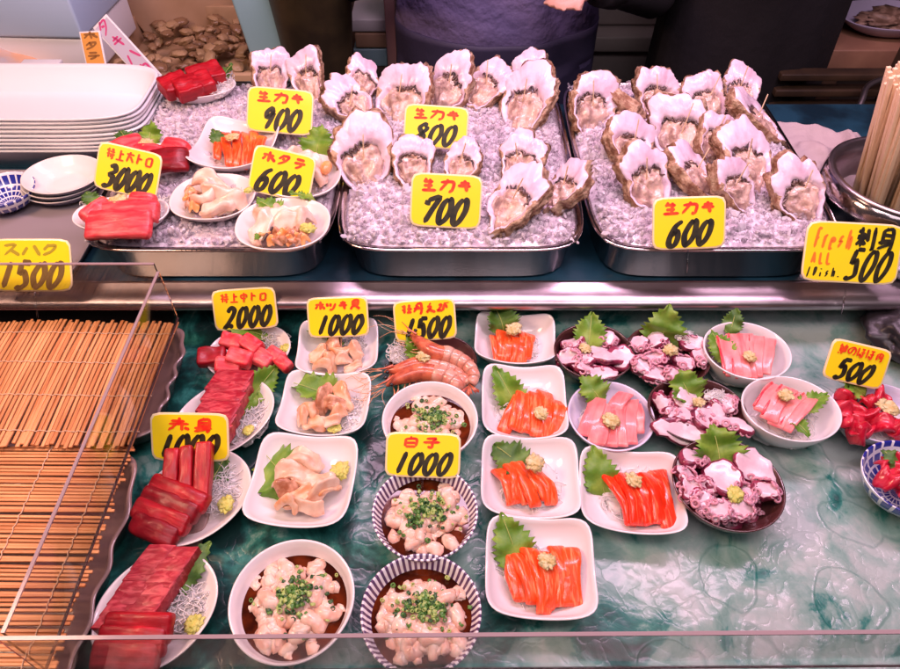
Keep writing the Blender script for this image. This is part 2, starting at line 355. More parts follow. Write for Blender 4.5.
# ------------------------------------------------------------------ garnish
def leaf_mesh(L, W, seed=0, curl=.25, fold=.3):
    rnd = random.Random(seed); K = 20; V = []; Fc = []; cols = 9; L *= .94; W *= .98
    for i in range(K + 1):
        t = i / K
        w = W / 2 * (math.sin(math.pi * min(1, t * 1.02) ** .72) ** .8 if 0 < t < 1 else .02) * (1 if t < .9 else 1 - .4 * (t - .9) / .1)
        for j in range(cols):
            s = (j / (cols - 1)) * 2 - 1; e = abs(s)
            tooth = (1.06 + .10 * nz((i, seed, s), 1) if i % 2 else .80 + .12 * nz((i, seed, s), 1)) if e > .99 else (.92 if e > .7 else 1)
            x = s * w * tooth; y = (t - .5) * L + (e ** 2) * L * .03 + (.035 * L if (e > .99 and i % 2) else 0)
            vein = .0006 * math.cos(i * math.pi) * (1 - e)
            z = L * curl * (-(t - .45) ** 2) + abs(x) * fold * .6 + .30 * W * nz((x / W * 1.6, y / L * 1.6, 0), 1, seed) + .10 * W * e * math.sin(i * .9 + seed + s) + vein
            V.append((x, y, z))
    for i in range(K):
        for j in range(cols - 1):
            a = i * cols + j; Fc.append((a, a + 1, a + cols + 1, a + cols))
    return V, Fc
def leaf(px, py, Lpx, Wpx, ang, z, label, group, seed=0, rx=15, ry=0, m=None, fold=.3, curl=.4):
    c = P(px, py, z); s = mpp(c)
    mb = MB(); mb.add(leaf_mesh(Lpx * s, Wpx * s, seed, curl, fold), 0)
    K = 6; L = Lpx * s * .94
    mb.add(tube([(0, (t / 8 - .58) * L, L * curl * (-(t / 8 - .53) ** 2) + .0004) for t in range(9)], .0004, 5), 1)
    o = mb.build('shiso_leaf', [m or LEAF, LEAFV], None, c, (R(rx), R(ry), R(ang)))
    so = o.modifiers.new('t', 'SOLIDIFY'); so.thickness = .0005
    return tag(o, label, 'leaf', group)
def dab(px, py, wpx, z, label, m=None, seed=0, name='grated_ginger', hs=.55, cat='garnish'):
    c = P(px, py, z - .001); r = wpx * mpp(c) / 2 * .72; hs *= .66; mb = MB()
    mb.add(blob(r, (1, .85, hs), .6, 2.6, seed, 3))
    rnd = random.Random(seed)
    for i in range(9):
        a = rnd.uniform(0, 6.28); mb.add(blob(r * rnd.uniform(.22, .42), (1, 1, .7), .5, 2, i + seed, 1), 0, T((math.cos(a) * r * .75, math.sin(a) * r * .62, rnd.uniform(-.15, .15) * r)))
    o = mb.build(name, m or WASA, None, c, (0, 0, rnd.uniform(0, 3)))
    return tag(o, label, cat)
def threads(px, py, wpx, hpx, z, label, n=60, seed=0, hgt=.012, tr=.0006):
    """shredded daikon: long fine curls piled as one mass"""
    c = P(px, py, z); s = mpp(c); a, b = wpx * s / 2, hpx * s / 2 / max(.4, -ray(px, py).normalized().z); rnd = random.Random(seed); mb = MB()
    for i in range(int(n * 2.2)):
        th = rnd.uniform(0, 6.28); rr = math.sqrt(rnd.random()); x0, y0 = a * rr * math.cos(th) * .8, b * rr * math.sin(th) * .8
        d = rnd.uniform(0, 6.28); L = rnd.uniform(.5, 1.0) * min(a, b) * 1.3; pts = []; x, y = x0, y0; cv = rnd.uniform(-1.2, 1.2)
        z0 = rnd.uniform(.1, 1) * hgt * max(.15, 1 - rr * rr)
        for k in range(6):
            pts.append((x, y, z0 + rnd.uniform(-.12, .2) * hgt)); x += math.cos(d) * L / 5; y += math.sin(d) * L / 5; d += cv * .5 + rnd.uniform(-.4, .4)
            e = (x / a) ** 2 + (y / b) ** 2
            if e > 1: x, y = x / e ** .5, y / e ** .5
        mb.add(tube(smooth_path(pts, 3), tr, 4, False))
    mb.add(blob(1, (a * .85, b * .85, hgt * .45), .3, 4, seed, 2, -hgt * .2))
    o = mb.build('daikon_threads', DAIK, None, c); return tag(o, label, 'garnish', None, 'stuff')

# ------------------------------------------------------------------ fish
def slab(name, p, L, W, H, yaw, m, label, cat, group, shx=0, bend=0, arch=0, taper=0, seed=0, r=None, pitch=0, roll=0, n=(10, 5, 2), amp=.06, skew=0, lat=0):
    def fn(v):
        t = v.x / L; x = v.x + shx * v.y; y = v.y * (1 - taper * (t + .5)) + skew * v.x + lat * W * math.sin(t * 3.1 + seed); z = v.z
        z += -arch * (t * 2) ** 2 + bend * H * math.sin(t * 5 + seed) * .5
        q = Vector((x, y, z)); d = nz(q, 60, seed) * amp * W * .5
        return Vector((q.x + d * .7, q.y + d, q.z + nz(q, 90, seed + 5) * amp * H * 1.6))
    o = MB().add(rbox(L, W, H, r or H * .42, n, fn)).build(name, m, None, p, (R(roll), R(pitch), yaw))
    return tag(o, label, cat, group)
def seg(x1, y1, x2, y2, z):
    p, q = P(x1, y1, z), P(x2, y2, z); d = q - p; return (p + q) / 2, d.length, math.atan2(d.y, d.x)
def strips(x1, y1, x2, y2, x3, y3, n, z, H, m, name, label, cat, group, arch=.006, seed=0, wk=1.25, lay=None, **kw):
    """n slices; centre lines run (x1,y1)->(x2,y2); the row of slices is offset towards (x3,y3)"""
    rnd = random.Random(seed); dx, dy = x3 - x1, y3 - y1
    for i in range(n):
        t = i / max(1, n - 1); j = rnd.uniform(-2.4, 2.4); ll = abs(y2 - y1) * .09
        a = (x1 + dx * t + j, y1 + dy * t + rnd.uniform(-.4, 1.2) * ll + 6 * (t - .5) ** 2 * ll * .4); b = (x2 + dx * t + rnd.uniform(-3.4, 3.4), y2 + dy * t - rnd.uniform(-.2, 1.6) * ll - 6 * (t - .5) ** 2 * ll * .4)
        zz = z + H * (.35 * math.sin(math.pi * t)) + (i % 2) * H * .22
        c, L, yaw = seg(a[0], a[1], b[0], b[1], zz)
        p1, p2 = P(x1, y1, z), P(x3, y3, z); W = (p2 - p1).length / max(1, n - 1) * wk
        slab(name, c, L, W, H, yaw, m, label, cat, group, bend=.5, arch=arch, seed=seed * 11 + i, roll=-16 + rnd.uniform(-9, 9), lat=rnd.uniform(.05, .25), amp=.14, taper=rnd.uniform(-.15, .3), **kw)

# ================================================================== SETTING
G0 = 0.0
def sheet_mat():
    m = mat('green_vinyl', (.02, .12, .1), .33, coat=.16); nt = m.node_tree; b = bsdf(m)
    tc = nd(nt, 'ShaderNodeTexCoord'); n1 = nd(nt, 'ShaderNodeTexNoise'); n1.inputs['Scale'].default_value = 15; n1.inputs['Detail'].default_value = 9; n1.inputs['Roughness'].default_value = .6; n1.inputs['Distortion'].default_value = .5
    nt.links.new(tc.outputs['Object'], n1.inputs['Vector'])
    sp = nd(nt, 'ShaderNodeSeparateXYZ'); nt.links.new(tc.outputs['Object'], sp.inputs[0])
    mr = nd(nt, 'ShaderNodeMapRange'); mr.inputs[1].default_value = -.25; mr.inputs[2].default_value = .35; mr.inputs[3].default_value = -.07; mr.inputs[4].default_value = .13  # paler towards the right: overhead light's reflection painted into the colour
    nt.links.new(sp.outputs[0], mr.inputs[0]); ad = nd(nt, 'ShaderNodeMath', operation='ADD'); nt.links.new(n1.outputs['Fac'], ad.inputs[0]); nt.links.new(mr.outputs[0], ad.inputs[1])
    r = nd(nt, 'ShaderNodeValToRGB'); e = r.color_ramp.elements; e[0].position = .36; e[0].color = (.006, .03, .028, 1); e[1].position = .7; e[1].color = (.38, .46, .43, 1)  # pale end of the ramp paints patches of reflected light on the film
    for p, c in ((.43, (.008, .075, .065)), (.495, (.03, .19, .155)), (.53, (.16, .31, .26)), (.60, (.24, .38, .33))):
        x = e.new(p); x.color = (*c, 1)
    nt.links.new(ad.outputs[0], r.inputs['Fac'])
    # scattered embossed rings and scales of the printed film
    vo = nd(nt, 'ShaderNodeTexVoronoi'); vo.inputs['Scale'].default_value = 11; vo.inputs['Randomness'].default_value = 1
    nt.links.new(tc.outputs['Object'], vo.inputs['Vector'])
    n2 = nd(nt, 'ShaderNodeTexNoise'); n2.inputs['Scale'].default_value = 22; nt.links.new(tc.outputs['Object'], n2.inputs['Vector'])
    a2 = nd(nt, 'ShaderNodeMath', operation='MULTIPLY_ADD'); a2.inputs[1].default_value = .35; nt.links.new(n2.outputs['Fac'], a2.inputs[0]); nt.links.new(vo.outputs['Distance'], a2.inputs[2])
    rr = nd(nt, 'ShaderNodeValToRGB'); f = rr.color_ramp.elements; f[0].position = .525; f[0].color = (0, 0, 0, 1); f[1].position = .575; f[1].color = (0, 0, 0, 1)
    x = f.new(.545); x.color = (1, 1, 1, 1); x = f.new(.555); x.color = (1, 1, 1, 1)
    nt.links.new(a2.outputs[0], rr.inputs['Fac'])
    mx = nd(nt, 'ShaderNodeMixRGB'); mx.inputs[2].default_value = (.015, .14, .11, 1); ml = nd(nt, 'ShaderNodeMath', operation='MULTIPLY'); ml.inputs[1].default_value = .3
    nt.links.new(rr.outputs['Color'], ml.inputs[0]); nt.links.new(ml.outputs[0], mx.inputs['Fac']); nt.links.new(r.outputs['Color'], mx.inputs[1]); nt.links.new(mx.outputs[0], b.inputs['Base Color'])
    n3 = nd(nt, 'ShaderNodeTexNoise'); n3.inputs['Scale'].default_value = 22; n3.inputs['Detail'].default_value = 4; n3.inputs['Distortion'].default_value = .5; nt.links.new(tc.outputs['Object'], n3.inputs['Vector'])
    a3 = nd(nt, 'ShaderNodeMath', operation='MULTIPLY_ADD'); a3.inputs[1].default_value = .25; nt.links.new(rr.outputs['Color'], a3.inputs[0]); nt.links.new(n3.outputs['Fac'], a3.inputs[2])
    v2 = nd(nt, 'ShaderNodeTexVoronoi'); v2.feature = 'DISTANCE_TO_EDGE'; v2.inputs['Scale'].default_value = 38; w2 = nd(nt, 'ShaderNodeTexNoise'); w2.inputs['Scale'].default_value = 20
    nt.links.new(tc.outputs['Object'], w2.inputs['Vector']); mv = nd(nt, 'ShaderNodeMixRGB'); mv.inputs[0].default_value = .12; nt.links.new(tc.outputs['Object'], mv.inputs[1]); nt.links.new(w2.outputs['Color'], mv.inputs[2]); nt.links.new(mv.outputs[0], v2.inputs['Vector'])
    pw = nd(nt, 'ShaderNodeMath', operation='POWER'); pw.inputs[1].default_value = .5; nt.links.new(v2.outputs['Distance'], pw.inputs[0])
    a4 = nd(nt, 'ShaderNodeMath', operation='MULTIPLY_ADD'); a4.inputs[1].default_value = .35; nt.links.new(pw.outputs[0], a4.inputs[0]); nt.links.new(a3.outputs[0], a4.inputs[2])
    bp = nd(nt, 'ShaderNodeBump'); bp.inputs['Strength'].default_value = .42; bp.inputs['Distance'].default_value = .004
    nt.links.new(a4.outputs[0], bp.inputs['Height']); nt.links.new(bp.outputs['Normal'], b.inputs['Normal']); nt.links.new(bp.outputs['Normal'], b.inputs['Coat Normal'])
    return m
def sheet_z(x, y):
    q = Vector((x, y, 0)); a = 1 - abs(noise.noise(q * 7)) * 2; b = 1 - abs(noise.noise(q * 15 + Vector((4, 2, 0)))) * 2
    return .0022 * a ** 3 + .0013 * b ** 3 + .001 * noise.noise(q * 4) - .006
mb = MB(); NX, NY = 260, 130; x0, x1, y0, y1 = -.38, .80, .17, .72
V = [(x0 + (x1 - x0) * i / NX, y0 + (y1 - y0) * j / NY, 0) for j in range(NY + 1) for i in range(NX + 1)]
V = [(x, y, sheet_z(x, y) + (max(0, y - .64) * .3)) for x, y, _ in V]
mb.add((V, [(j * (NX + 1) + i, j * (NX + 1) + i + 1, (j + 1) * (NX + 1) + i + 1, (j + 1) * (NX + 1) + i) for j in range(NY) for i in range(NX)]))
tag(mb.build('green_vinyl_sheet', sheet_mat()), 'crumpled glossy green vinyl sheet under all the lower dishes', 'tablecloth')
COUNTER = mat('counter_steel', (.30, .22, .2), .35, metal=.8, bump=.1, bscale=20)
tag(MB().add(rbox(1.9, .62, .03, .003, (2, 2, 1))).build('counter', COUNTER, None, (0, .44, -.025)), kind='structure')
tag(MB().add(box(1.9, .6, .70)).build('counter_base', mat('base_panel', (.10, .09, .09), .5), None, (0, .45, -.392), smooth=False), kind='structure')
TEALSH = mat('blue_teal_shelf', (.008, .025, .04), .3, c2=(.018, .07, .11), nscale=12, coat=.4, bump=.3, bscale=30, bdist=.003)
# upper shelf carrying the ice trays
tag(MB().add(rbox(2.1, .49, .012, .003, (2, 2, 1))).build('shelf', TEALSH, None, (0, .910, .047)), kind='structure')
tag(MB().add(box(2.1, .012, .058)).build('shelf_riser', mat('riser_dark', (.02, .06, .06), .4), None, (0, .712, .010), smooth=False), kind='structure')
tag(MB().add(box(2.1, .46, .7)).build('shelf_base', bpy.data.materials['base_panel'], None, (0, .92, -.33), smooth=False), kind='structure')
# steel rail on the shelf's front lip
def rail():
    L = []; pr = [(.636, .044), (.634, .049), (.635, .054), (.639, .0575), (.650, .059), (.662, .0595), (.668, .063), (.672, .0635), (.674, .060), (.674, .050), (.66, .046)]
    V = []; Fc = []; K = 40
    for i in range(K + 1):
        x = -1.0 + 2.0 * i / K
        for y, z in pr: V.append((x, y + .0005 * nz((x, 0, 0), 7), z))
    n = len(pr)
    for i in range(K):
        for k in range(n): Fc.append((i * n + k, i * n + (k + 1) % n, (i + 1) * n + (k + 1) % n, (i + 1) * n + k))
    return V, Fc
tag(MB().add(rail()).build('steel_rail', STEEL2), 'long steel rail along the front lip of the upper shelf', 'rail')
tag(MB().add(box(14, 12, .05)).build('floor', mat('market_floor', (.05, .04, .035), .5, c2=(.08, .06, .05), nscale=3), None, (0, 2.5, -.775), smooth=False), kind='structure')

# ================================================================== ICE TRAYS
def tray_obj(cx, label, seed, empty_px=None):
    W, D, H = .165, .222, .062; cy = .67 + D
    root = empty('ice_tray', (cx, cy, .053)); tag(root, label, 'tray', 'steel trays of crushed ice on the upper shelf')
    N = 96; L = []
    def ring(a, b, z, n=7): return [(*sup(a, b, n, 2 * math.pi * i / N)[:2], z) for i in range(N)]
    L = [ring(W - .024, D - .024, 0), ring(W - .019, D - .019, .0015), ring(W - .016, D - .016, .006), ring(W - .009, D - .009, H - .003), ring(W - .007, D - .007, H - .001), ring(W - .001, D - .001, H), ring(W, D, H - .0012), ring(W + .0002, D + .0002, H + .0008), ring(W - .001, D - .001, H + .0018),
         ring(W - .008, D - .008, H + .001), ring(W - .011, D - .011, H - .005), ring(W - .018, D - .018, .008), ring(W - .022, D - .022, .0035)]
    MB().add(rings(L)).build('tray_body', STEEL, root)
    mb = MB(); rnd = random.Random(seed); NXX, NYY = 110, 140; a, b = W - .0105, D - .0105; V = []; Fc = []
    for j in range(NYY + 1):
        for i in range(NXX + 1):
            u, v = i / NXX * 2 - 1, j / NYY * 2 - 1
            # map square to rounded rectangle
            th = math.atan2(v, u); m_ = max(abs(u), abs(v)); sx, sy, _ = sup(a, b, 7, th) if m_ > 1e-6 else (0, 0, 1)
            k = m_; rr_ = (abs(math.cos(th)) ** 40 + abs(math.sin(th)) ** 40) ** (-1 / 40); x, y = (sx * k, sy * k) if m_ > 1e-6 else (0, 0)
            q = Vector((x + cx, y, seed)); e = min(1, (1 - m_) * 9)
            z = H - .006 + e * (.010 + .006 * noise.noise(q * 14) + .0045 * abs(noise.noise(q * 55)) + .003 * noise.noise(q * 130))
            V.append((x, y, z))
    for j in range(NYY):
        for i in range(NXX): Fc.append((j * (NXX + 1) + i, j * (NXX + 1) + i + 1, (j + 1) * (NXX + 1) + i + 1, (j + 1) * (NXX + 1) + i))
    mb.add((V, Fc), 0)
    iv, if_ = ico(0)
    for i in range(5200):
        x, y = rnd.uniform(-a, a) * .97, rnd.uniform(-b, b) * .97; q = Vector((x + cx, y, seed))
        z = H - .006 + .010 + .006 * noise.noise(q * 14) + .0045 * abs(noise.noise(q * 55)) + rnd.uniform(-.001, .003)
        if max(abs(x) / a, abs(y) / b) > .93: z -= .005
        r = rnd.uniform(.0016, .0050) * (1.6 if rnd.random() < .15 else 1)
        M = T((x, y, z), (rnd.uniform(0, 6), rnd.uniform(0, 6), rnd.uniform(0, 6)), (r * rnd.uniform(.7, 1.5), r * rnd.uniform(.6, 1.1), r * rnd.uniform(.4, .8)))
        mb.add(([(p * rnd.uniform(.75, 1.25)) for p in iv], if_), 1 if rnd.random() < .5 else 2, M)
    o = mb.build('crushed_ice', [ICEB, ICEC, ICEW], None, (cx, cy, .053), smooth=False)
    o.data.polygons.foreach_set('use_smooth', [p.material_index == 0 for p in o.data.polygons])
    tag(o, 'crushed ice heaped in the ' + label.split(' ')[0] + ' steel tray', 'ice', None, 'stuff'); return root
tray_obj(-.316, 'left steel tray of crushed ice holding sashimi dishes and oysters', 1)
tray_obj(.014, 'middle steel tray of crushed ice with the 800 and 700 oyster signs', 2)
tray_obj(.348, 'right steel tray of crushed ice crowded with 600 yen oysters', 3)
ICZ = .122

# ================================================================== SIGNS
GL = {'0': ["492714214062756849"], '1': ["5930"], '2': ["1739686632104170"], '3': ["1849673564613011"], '5': ["2979", "29254663613011"], '6': ["6937132050634523"],
      '7': ["1816", "18795530"], '8': ["6849274563502012456768"], '9': ["67492735676440"],
      '生': ["3926", "2777", "2474", "1191", "5951"], 'カ': ["1787827161", "594611"], 'キ': ["2777", "1585", "4961"],
      '特': ["2817", "1747", "1445", "3931", "5888", "4696", "4494", "7975", "747161", "5362"], '上': ["5951", "5686", "1191"], '大': ["1797", "594721", "5691"],
      '中': ["2724", "277774", "2474", "5950"], 'ト': ["3931", "3675"], 'ロ': ["2721", "277771", "2171"], 'ホ': ["1686", "5951", "3512", "6592"],
      'タ': ["4915", "38785411", "3655"], 'テ': ["2878", "1585", "555321"], 'ッ': ["1714", "4744", "876231"], '貝': ["3934", "397974", "3777", "3575", "3474", "3411", "6491"],
      '牡': ["2817", "1747", "1445", "3931", "7972", "5595", "5292"], '丹': ["393512", "39797161", "1595", "5746"], 'え': ["4958", "2666", "6621446291"], 'び': ["2747231252657794", "7978", "9998"],
      '白': ["5948", "2721", "277771", "2474", "2171"], '子': ["287856", "565131", "1595"], '赤': ["2777", "1595", "5955", "453411", "6561", "3312", "7392"],
      '身': ["5948", "3832", "38787161", "3676", "3474", "1383", "8311"], '刺': ["1747", "3931", "2624", "264644", "2444", "3412", "3452", "6863", "999181"],
      '鮪': ["2916", "2846", "2622", "264642", "2444", "3632", "2242", "1011", "4041", "5797", "7951", "6762", "678772", "6585", "6383"], 'の': ["5732131658868361"],
      'ほ': ["1911", "4888", "4585", "6861423352"], '肉': ["2721", "27777161", "5945", "4553", "4644", "6663"], 'ハ': ["3711", "6891"], 'ク': ["4915", "38785411"], 'ズ': ["287821", "5591", "7978"],
      'F': ["3931", "3979", "3565"], 'r': ["3631", "334666"], 'e': ["2464552521 51"], 's': ["6646345432 22"], 'h': ["3931", "34566561"], 'A': ["2149", "4961", "3454"], 'L': ["293171"], 'D': ["3931", "39685431"], 'i': ["4541", "4748"], '.': ["3132"]}
def glyph(ch, x, y, w, h, bw, shear=0, rnd=None):
    out = []
    for st in GL[ch]:
        st = st.replace(' ', ''); pts = [(int(st[i]), int(st[i + 1])) for i in range(0, len(st), 2)]
        pp = []
        for a, b in pts:
            jx, jy = (rnd.uniform(-.25, .25), rnd.uniform(-.25, .25)) if rnd else (0, 0)
            u, v = (a + jx) / 9, (b + jy) / 9; pp.append((x + u * w + shear * v * h, y + v * h, 0))
        path = smooth_path(pp, 5); V = []; Fc = []; m = len(path)
        for i, p in enumerate(path):
            t = path[min(i + 1, m - 1)] - path[max(i - 1, 0)]; t = t.normalized() if t.length > 0 else Vector((1, 0, 0)); n = Vector((-t.y, t.x, 0))
            s = i / (m - 1); k = bw / 2 * (.62 + .38 * abs(t.x * .55 - t.y * .84)) * min(1, (s * 9) ** .5 + .5) * min(1, ((1 - s) * 7) ** .5 + .35)
            V += [tuple(p + n * k), tuple(p - n * k)]
        for i in range(m - 1): Fc.append((2 * i, 2 * i + 1, 2 * i + 3, 2 * i + 2))
        out.append((V, Fc))
    return out
def write(mb, text, x, y, h, cw, bw, z, mi=0, shear=0, rnd=None, wk=.9):
    k = 0
    for i, ch in enumerate(text):
        if ch != ' ':
            for V, Fc in glyph(ch, x + i * cw, y, cw * wk, h, bw, shear, rnd):
                zz = z + .00004 * k + .0002 * 0; k += 1
                V = [(a, b, zz) for a, b, _ in V]; n = len(V)
                mb.add((V, Fc), mi)
def sign(px, py, wpx, hpx, z, roll, top, num, label, rx=52, yaw=0, inkt=None, inkn=None, numx=.16, numh=.47, numw=.17, topx=.12, toph=.24, topw=None, extra=None, stake=.03, seed=0, ny=.08, ty=.66, name='price_sign', cardm=None, nbw=.128):
    c = P(px, py, z); s = mpp(c); w, h = wpx * s, hpx * s * 1.04; rnd = random.Random(seed + px)
    root = empty(name, c, (R(rx), 0, R(yaw))); tag(root, label, 'price sign', 'yellow handwritten price signs' if cardm is None else 'small upright boards at the back')
    N = 48; Rl = R(roll); rot = (0, 0, Rl)
    def ring(k, z_): return [(*sup(w / 2 - k, h / 2 - k, 9, 2 * math.pi * i / N)[:2], z_) for i in range(N)]
    MB().add(rings([ring(.0004, -.0012), ring(0, -.0009), ring(0, .0003), ring(.0005, .0006)]), 0).build('laminate', BORD, root, rot=rot)
    MB().add(rings([ring(.0020, .0004), ring(.0021, .00085)]), 0).build('card', cardm or YELLOW, root, rot=rot, smooth=False)
    if top:
        mb = MB(); tw = topw or (1 - 2 * topx) / len(top)
        write(mb, top, (-.5 + topx) * w, (-.5 + ty) * h, toph * h, tw * w, (.070 if len(top) < 5 else .046) * h, .0010, 0, .08, rnd, .92); mb.build('lettering', inkt or REDI, root, rot=rot, smooth=False)
    if num:
        mb = MB(); write(mb, num, (-.5 + numx) * w, (-.5 + ny) * h, numh * h, numw * w, nbw * h, .0010, 0, .28, rnd, 1.0); mb.build('price_digits', inkn or BLKI, root, rot=rot, smooth=False)
    if extra:
        for nm, txt, ex, ey, eh, ew, ink, bw, sh in extra:
            mb = MB(); write(mb, txt, (-.5 + ex) * w, (-.5 + ey) * h, eh * h, ew * w, bw * h, .0010, 0, sh, rnd, .9); mb.build(nm, ink, root, rot=rot, smooth=False)
    if stake:
        MB().add(tube([(0, 0, -.0022), (0, -h / 2 - stake * .3, -.0026), (0, -h / 2 - stake, -.004)], .0011, 6)).build('stake', ACRY, root, rot=rot)
    return root
KT = '生カキ'
sign(280, 111, 66, 42, .165, -5, KT, '900', 'yellow sign reading 900 under red oyster lettering at the back of the left ice tray', numx=.2, numw=.2)
sign(282, 174, 63, 45, .158, -13, 'ホタテ', '600', 'tilted yellow sign reading 600 in green-black above red scallop lettering, between sashimi dishes', numx=.1, numw=.22)
sign(128, 171, 64, 45, .160, -13, '特上大トロ', '3000', 'yellow sign reading 3000 tilted between the two fatty tuna dishes', numx=.12, numw=.18)
sign(436, 127, 64, 40, .166, -4, KT, '800', 'yellow sign reading 800 among oysters at the back of the middle ice tray', numx=.14, numw=.22)
sign(446, 201, 71, 51, .150, -3, KT, '700', 'yellow sign reading 700 standing in the ice in front of two oysters', numx=.14, numw=.21)
sign(689, 223, 73, 50, .150, 2, KT, '600', 'upright yellow sign reading 600 in front of the right tray of oysters', numx=.18, numw=.2)
sign(852, 253, 97, 58, .115, -3, None, '500', 'large yellow sign reading Fresh ALL 1Dish 500 beside the right ice tray', numx=.43, numw=.15, numh=.5, ny=.06, nbw=.09,
     extra=[('orange_lettering', 'Fresh', .07, .52, .36, .082, ORAI, .05, .15), ('orange_lettering', 'ALL', .07, .29, .20, .078, ORAI, .042, .1), ('small_lettering', '1Dish.', .04, .07, .17, .064, BLKI, .030, .1), ('kanji_lettering', '刺身', .50, .56, .38, .22, BLKI, .07, .05)], stake=.04)
sign(245, 309, 64, 40, .052, 4, '特上中トロ', '2000', 'yellow sign reading 2000 behind the diced fatty tuna dish', numx=.14, numw=.185)
sign(338, 317, 61, 39, .054, 2, 'ホッキ貝', '1000', 'yellow sign reading 1000 behind the backmost surf clam dish', numx=.12, numw=.19)
sign(425, 320, 62, 40, .056, 4, '牡丹えび', '1500', 'yellow sign reading 1500 behind the whole prawns', numx=.12, numw=.19)
sign(190, 437, 78, 48, .052, -1, '赤身', '1000', 'yellow sign reading 1000 beside the bamboo mats, partly hidden by red tuna slices', numx=.08, numw=.19, topx=.20, topw=.32, toph=.30, ty=.60)
sign(423, 455, 75, 43, .056, -2, '白子', '1000', 'yellow sign reading 1000 leaning between two bowls of cod milt', numx=.1, numw=.19, topx=.2, topw=.27, rx=40, stake=.012)
sign(857, 364, 62, 40, .062, -13, '鮪のほほ肉', '500', 'yellow sign reading 500 tilted above the dark red cheek meat dish', numx=.16, numw=.2)
sign(32, 265, 80, 50, .105, 0, 'ズハク', '1500', 'faded yellow sign reading 1500 at the left end, above the bamboo mats', numx=.06, numw=.2, inkt=FADE, inkn=FADE2, rx=50, stake=.045)
ORC = mat('orange_board', (.78, .35, .06), .5); GRC = mat('lilac_board', (.55, .52, .62), .5); BRI = mat('brown_ink', (.30, .12, .02), .5); MAG = mat('magenta_ink', (.62, .05, .22), .5)
def board(px, py, wpx, hpx, z, roll, m, ink, marks, label, rx=62):
    c = P(px, py, z); s = mpp(c); w, h = wpx * s, hpx * s * 1.0; root = empty('small_signboard', c, (R(rx), 0, 0)); tag(root, label, 'signboard')
    MB().add(rbox(w, h, .003, .001, (2, 2, 1))).build('laminate', FOAM, root, rot=(0, 0, R(roll))); MB().add(box(w * .84, h * .93, .0009, (0, 0, .0018))).build('face', m, root, rot=(0, 0, R(roll)), smooth=False)
    mb = MB(); rnd = random.Random(px)
    for i, ch in enumerate(marks):
        for V, Fc in glyph(ch, -w * .36, h * (.30 - i * .235), w * .72, h * .19, w * .12, 0, rnd): mb.add(([(a, b, .0024 + i * .00002) for a, b, _ in V], Fc))
    mb.build('lettering', ink, root, rot=(0, 0, R(roll)), smooth=False)
board(94, 53, 21, 40, .13, 3, ORC, BRI, 'ホタテ', 'narrow orange board with brown writing standing behind the foam trays')
board(128, 52, 20, 74, .13, 40, GRC, MAG, 'タラバカ'.replace('ラ', 'キ').replace('バ', 'ハ'), 'slanting lilac board with magenta writing behind the foam trays')

# ================================================================== BAMBOO MATS
def mat_mesh(x0, x1, y0, y1, z, axis, pitch, seed):
    rnd = random.Random(seed); mb = MB()
    if axis == 'Y':
        n = int((x1 - x0) / pitch)
        for i in range(n):
            x = x0 + (i + .5) * pitch; w = pitch * rnd.uniform(.70, .84); a = rnd.uniform(-.003, .003)
            V, Fc = rbox(w, (y1 - y0) + rnd.uniform(-.006, .006), .0026, .0008, (1, 10, 1))
            V = [(x + p[0] + a * (p[1] / (y1 - y0)), (y0 + y1) / 2 + p[1], z + p[2] + .0018 * math.sin(x * 21) + .003 * math.sin(p[1] * 16 + 1) + (.004 * max(0, -p[1] / (y1 - y0) * 2 - .8))) for p in V]; mb.add((V, Fc))
        for yy in (.1, .36, .62, .88):
            y = y0 + (y1 - y0) * yy
            mb.add(tube([(x0 + (x1 - x0) * k / 160, y + .0007 * math.sin(k * 1.3), z + .0020 + .0018 * math.sin((x0 + (x1 - x0) * k / 160) * 21) + .003 * math.sin((y - (y0 + y1) / 2) * 16 + 1) + .0006 * math.sin(k * 2.5)) for k in range(161)], .0006, 5), 1)
    else:
        n = int((y1 - y0) / pitch)
        for i in range(n):
            y = y0 + (i + .5) * pitch; w = pitch * rnd.uniform(.68, .84); a = rnd.uniform(-.004, .004)
            V, Fc = rbox((x1 - x0) + rnd.uniform(-.008, .008), w, .0026, .0008, (10, 1, 1))
            V = [((x0 + x1) / 2 + p[0], y + p[1] + a * p[0] / (x1 - x0), z + p[2] + .002 * math.sin(p[0] * 9 + 2)) for p in V]; mb.add((V, Fc))
        for xx in (.08, .26, .44, .62, .80, .94):
            x = x0 + (x1 - x0) * xx
            mb.add(tube([(x + .0007 * math.sin(k * 1.3), y0 + (y1 - y0) * k / 120, z + .0021 + .002 * math.sin((x - (x0 + x1) / 2) * 9 + 2) + .0006 * math.sin(k * 2.5)) for k in range(121)], .0006, 5), 1)
    return mb
tag(mat_mesh(-.80, -.345, .425, .612, .046, 'Y', .0054, 1).build('bamboo_mat', [BAMY, STRING]), 'orange-brown bamboo mat with slats running away from the viewer, below the faded 1500 sign', 'bamboo mat', 'bamboo mats')
tag(mat_mesh(-.80, -.350, .12, .435, .036, 'X', .0044, 2).build('bamboo_mat', [BAMX, STRING]), 'orange-brown bamboo mat with slats running across, nearest the viewer at the left', 'bamboo mat', 'bamboo mats')
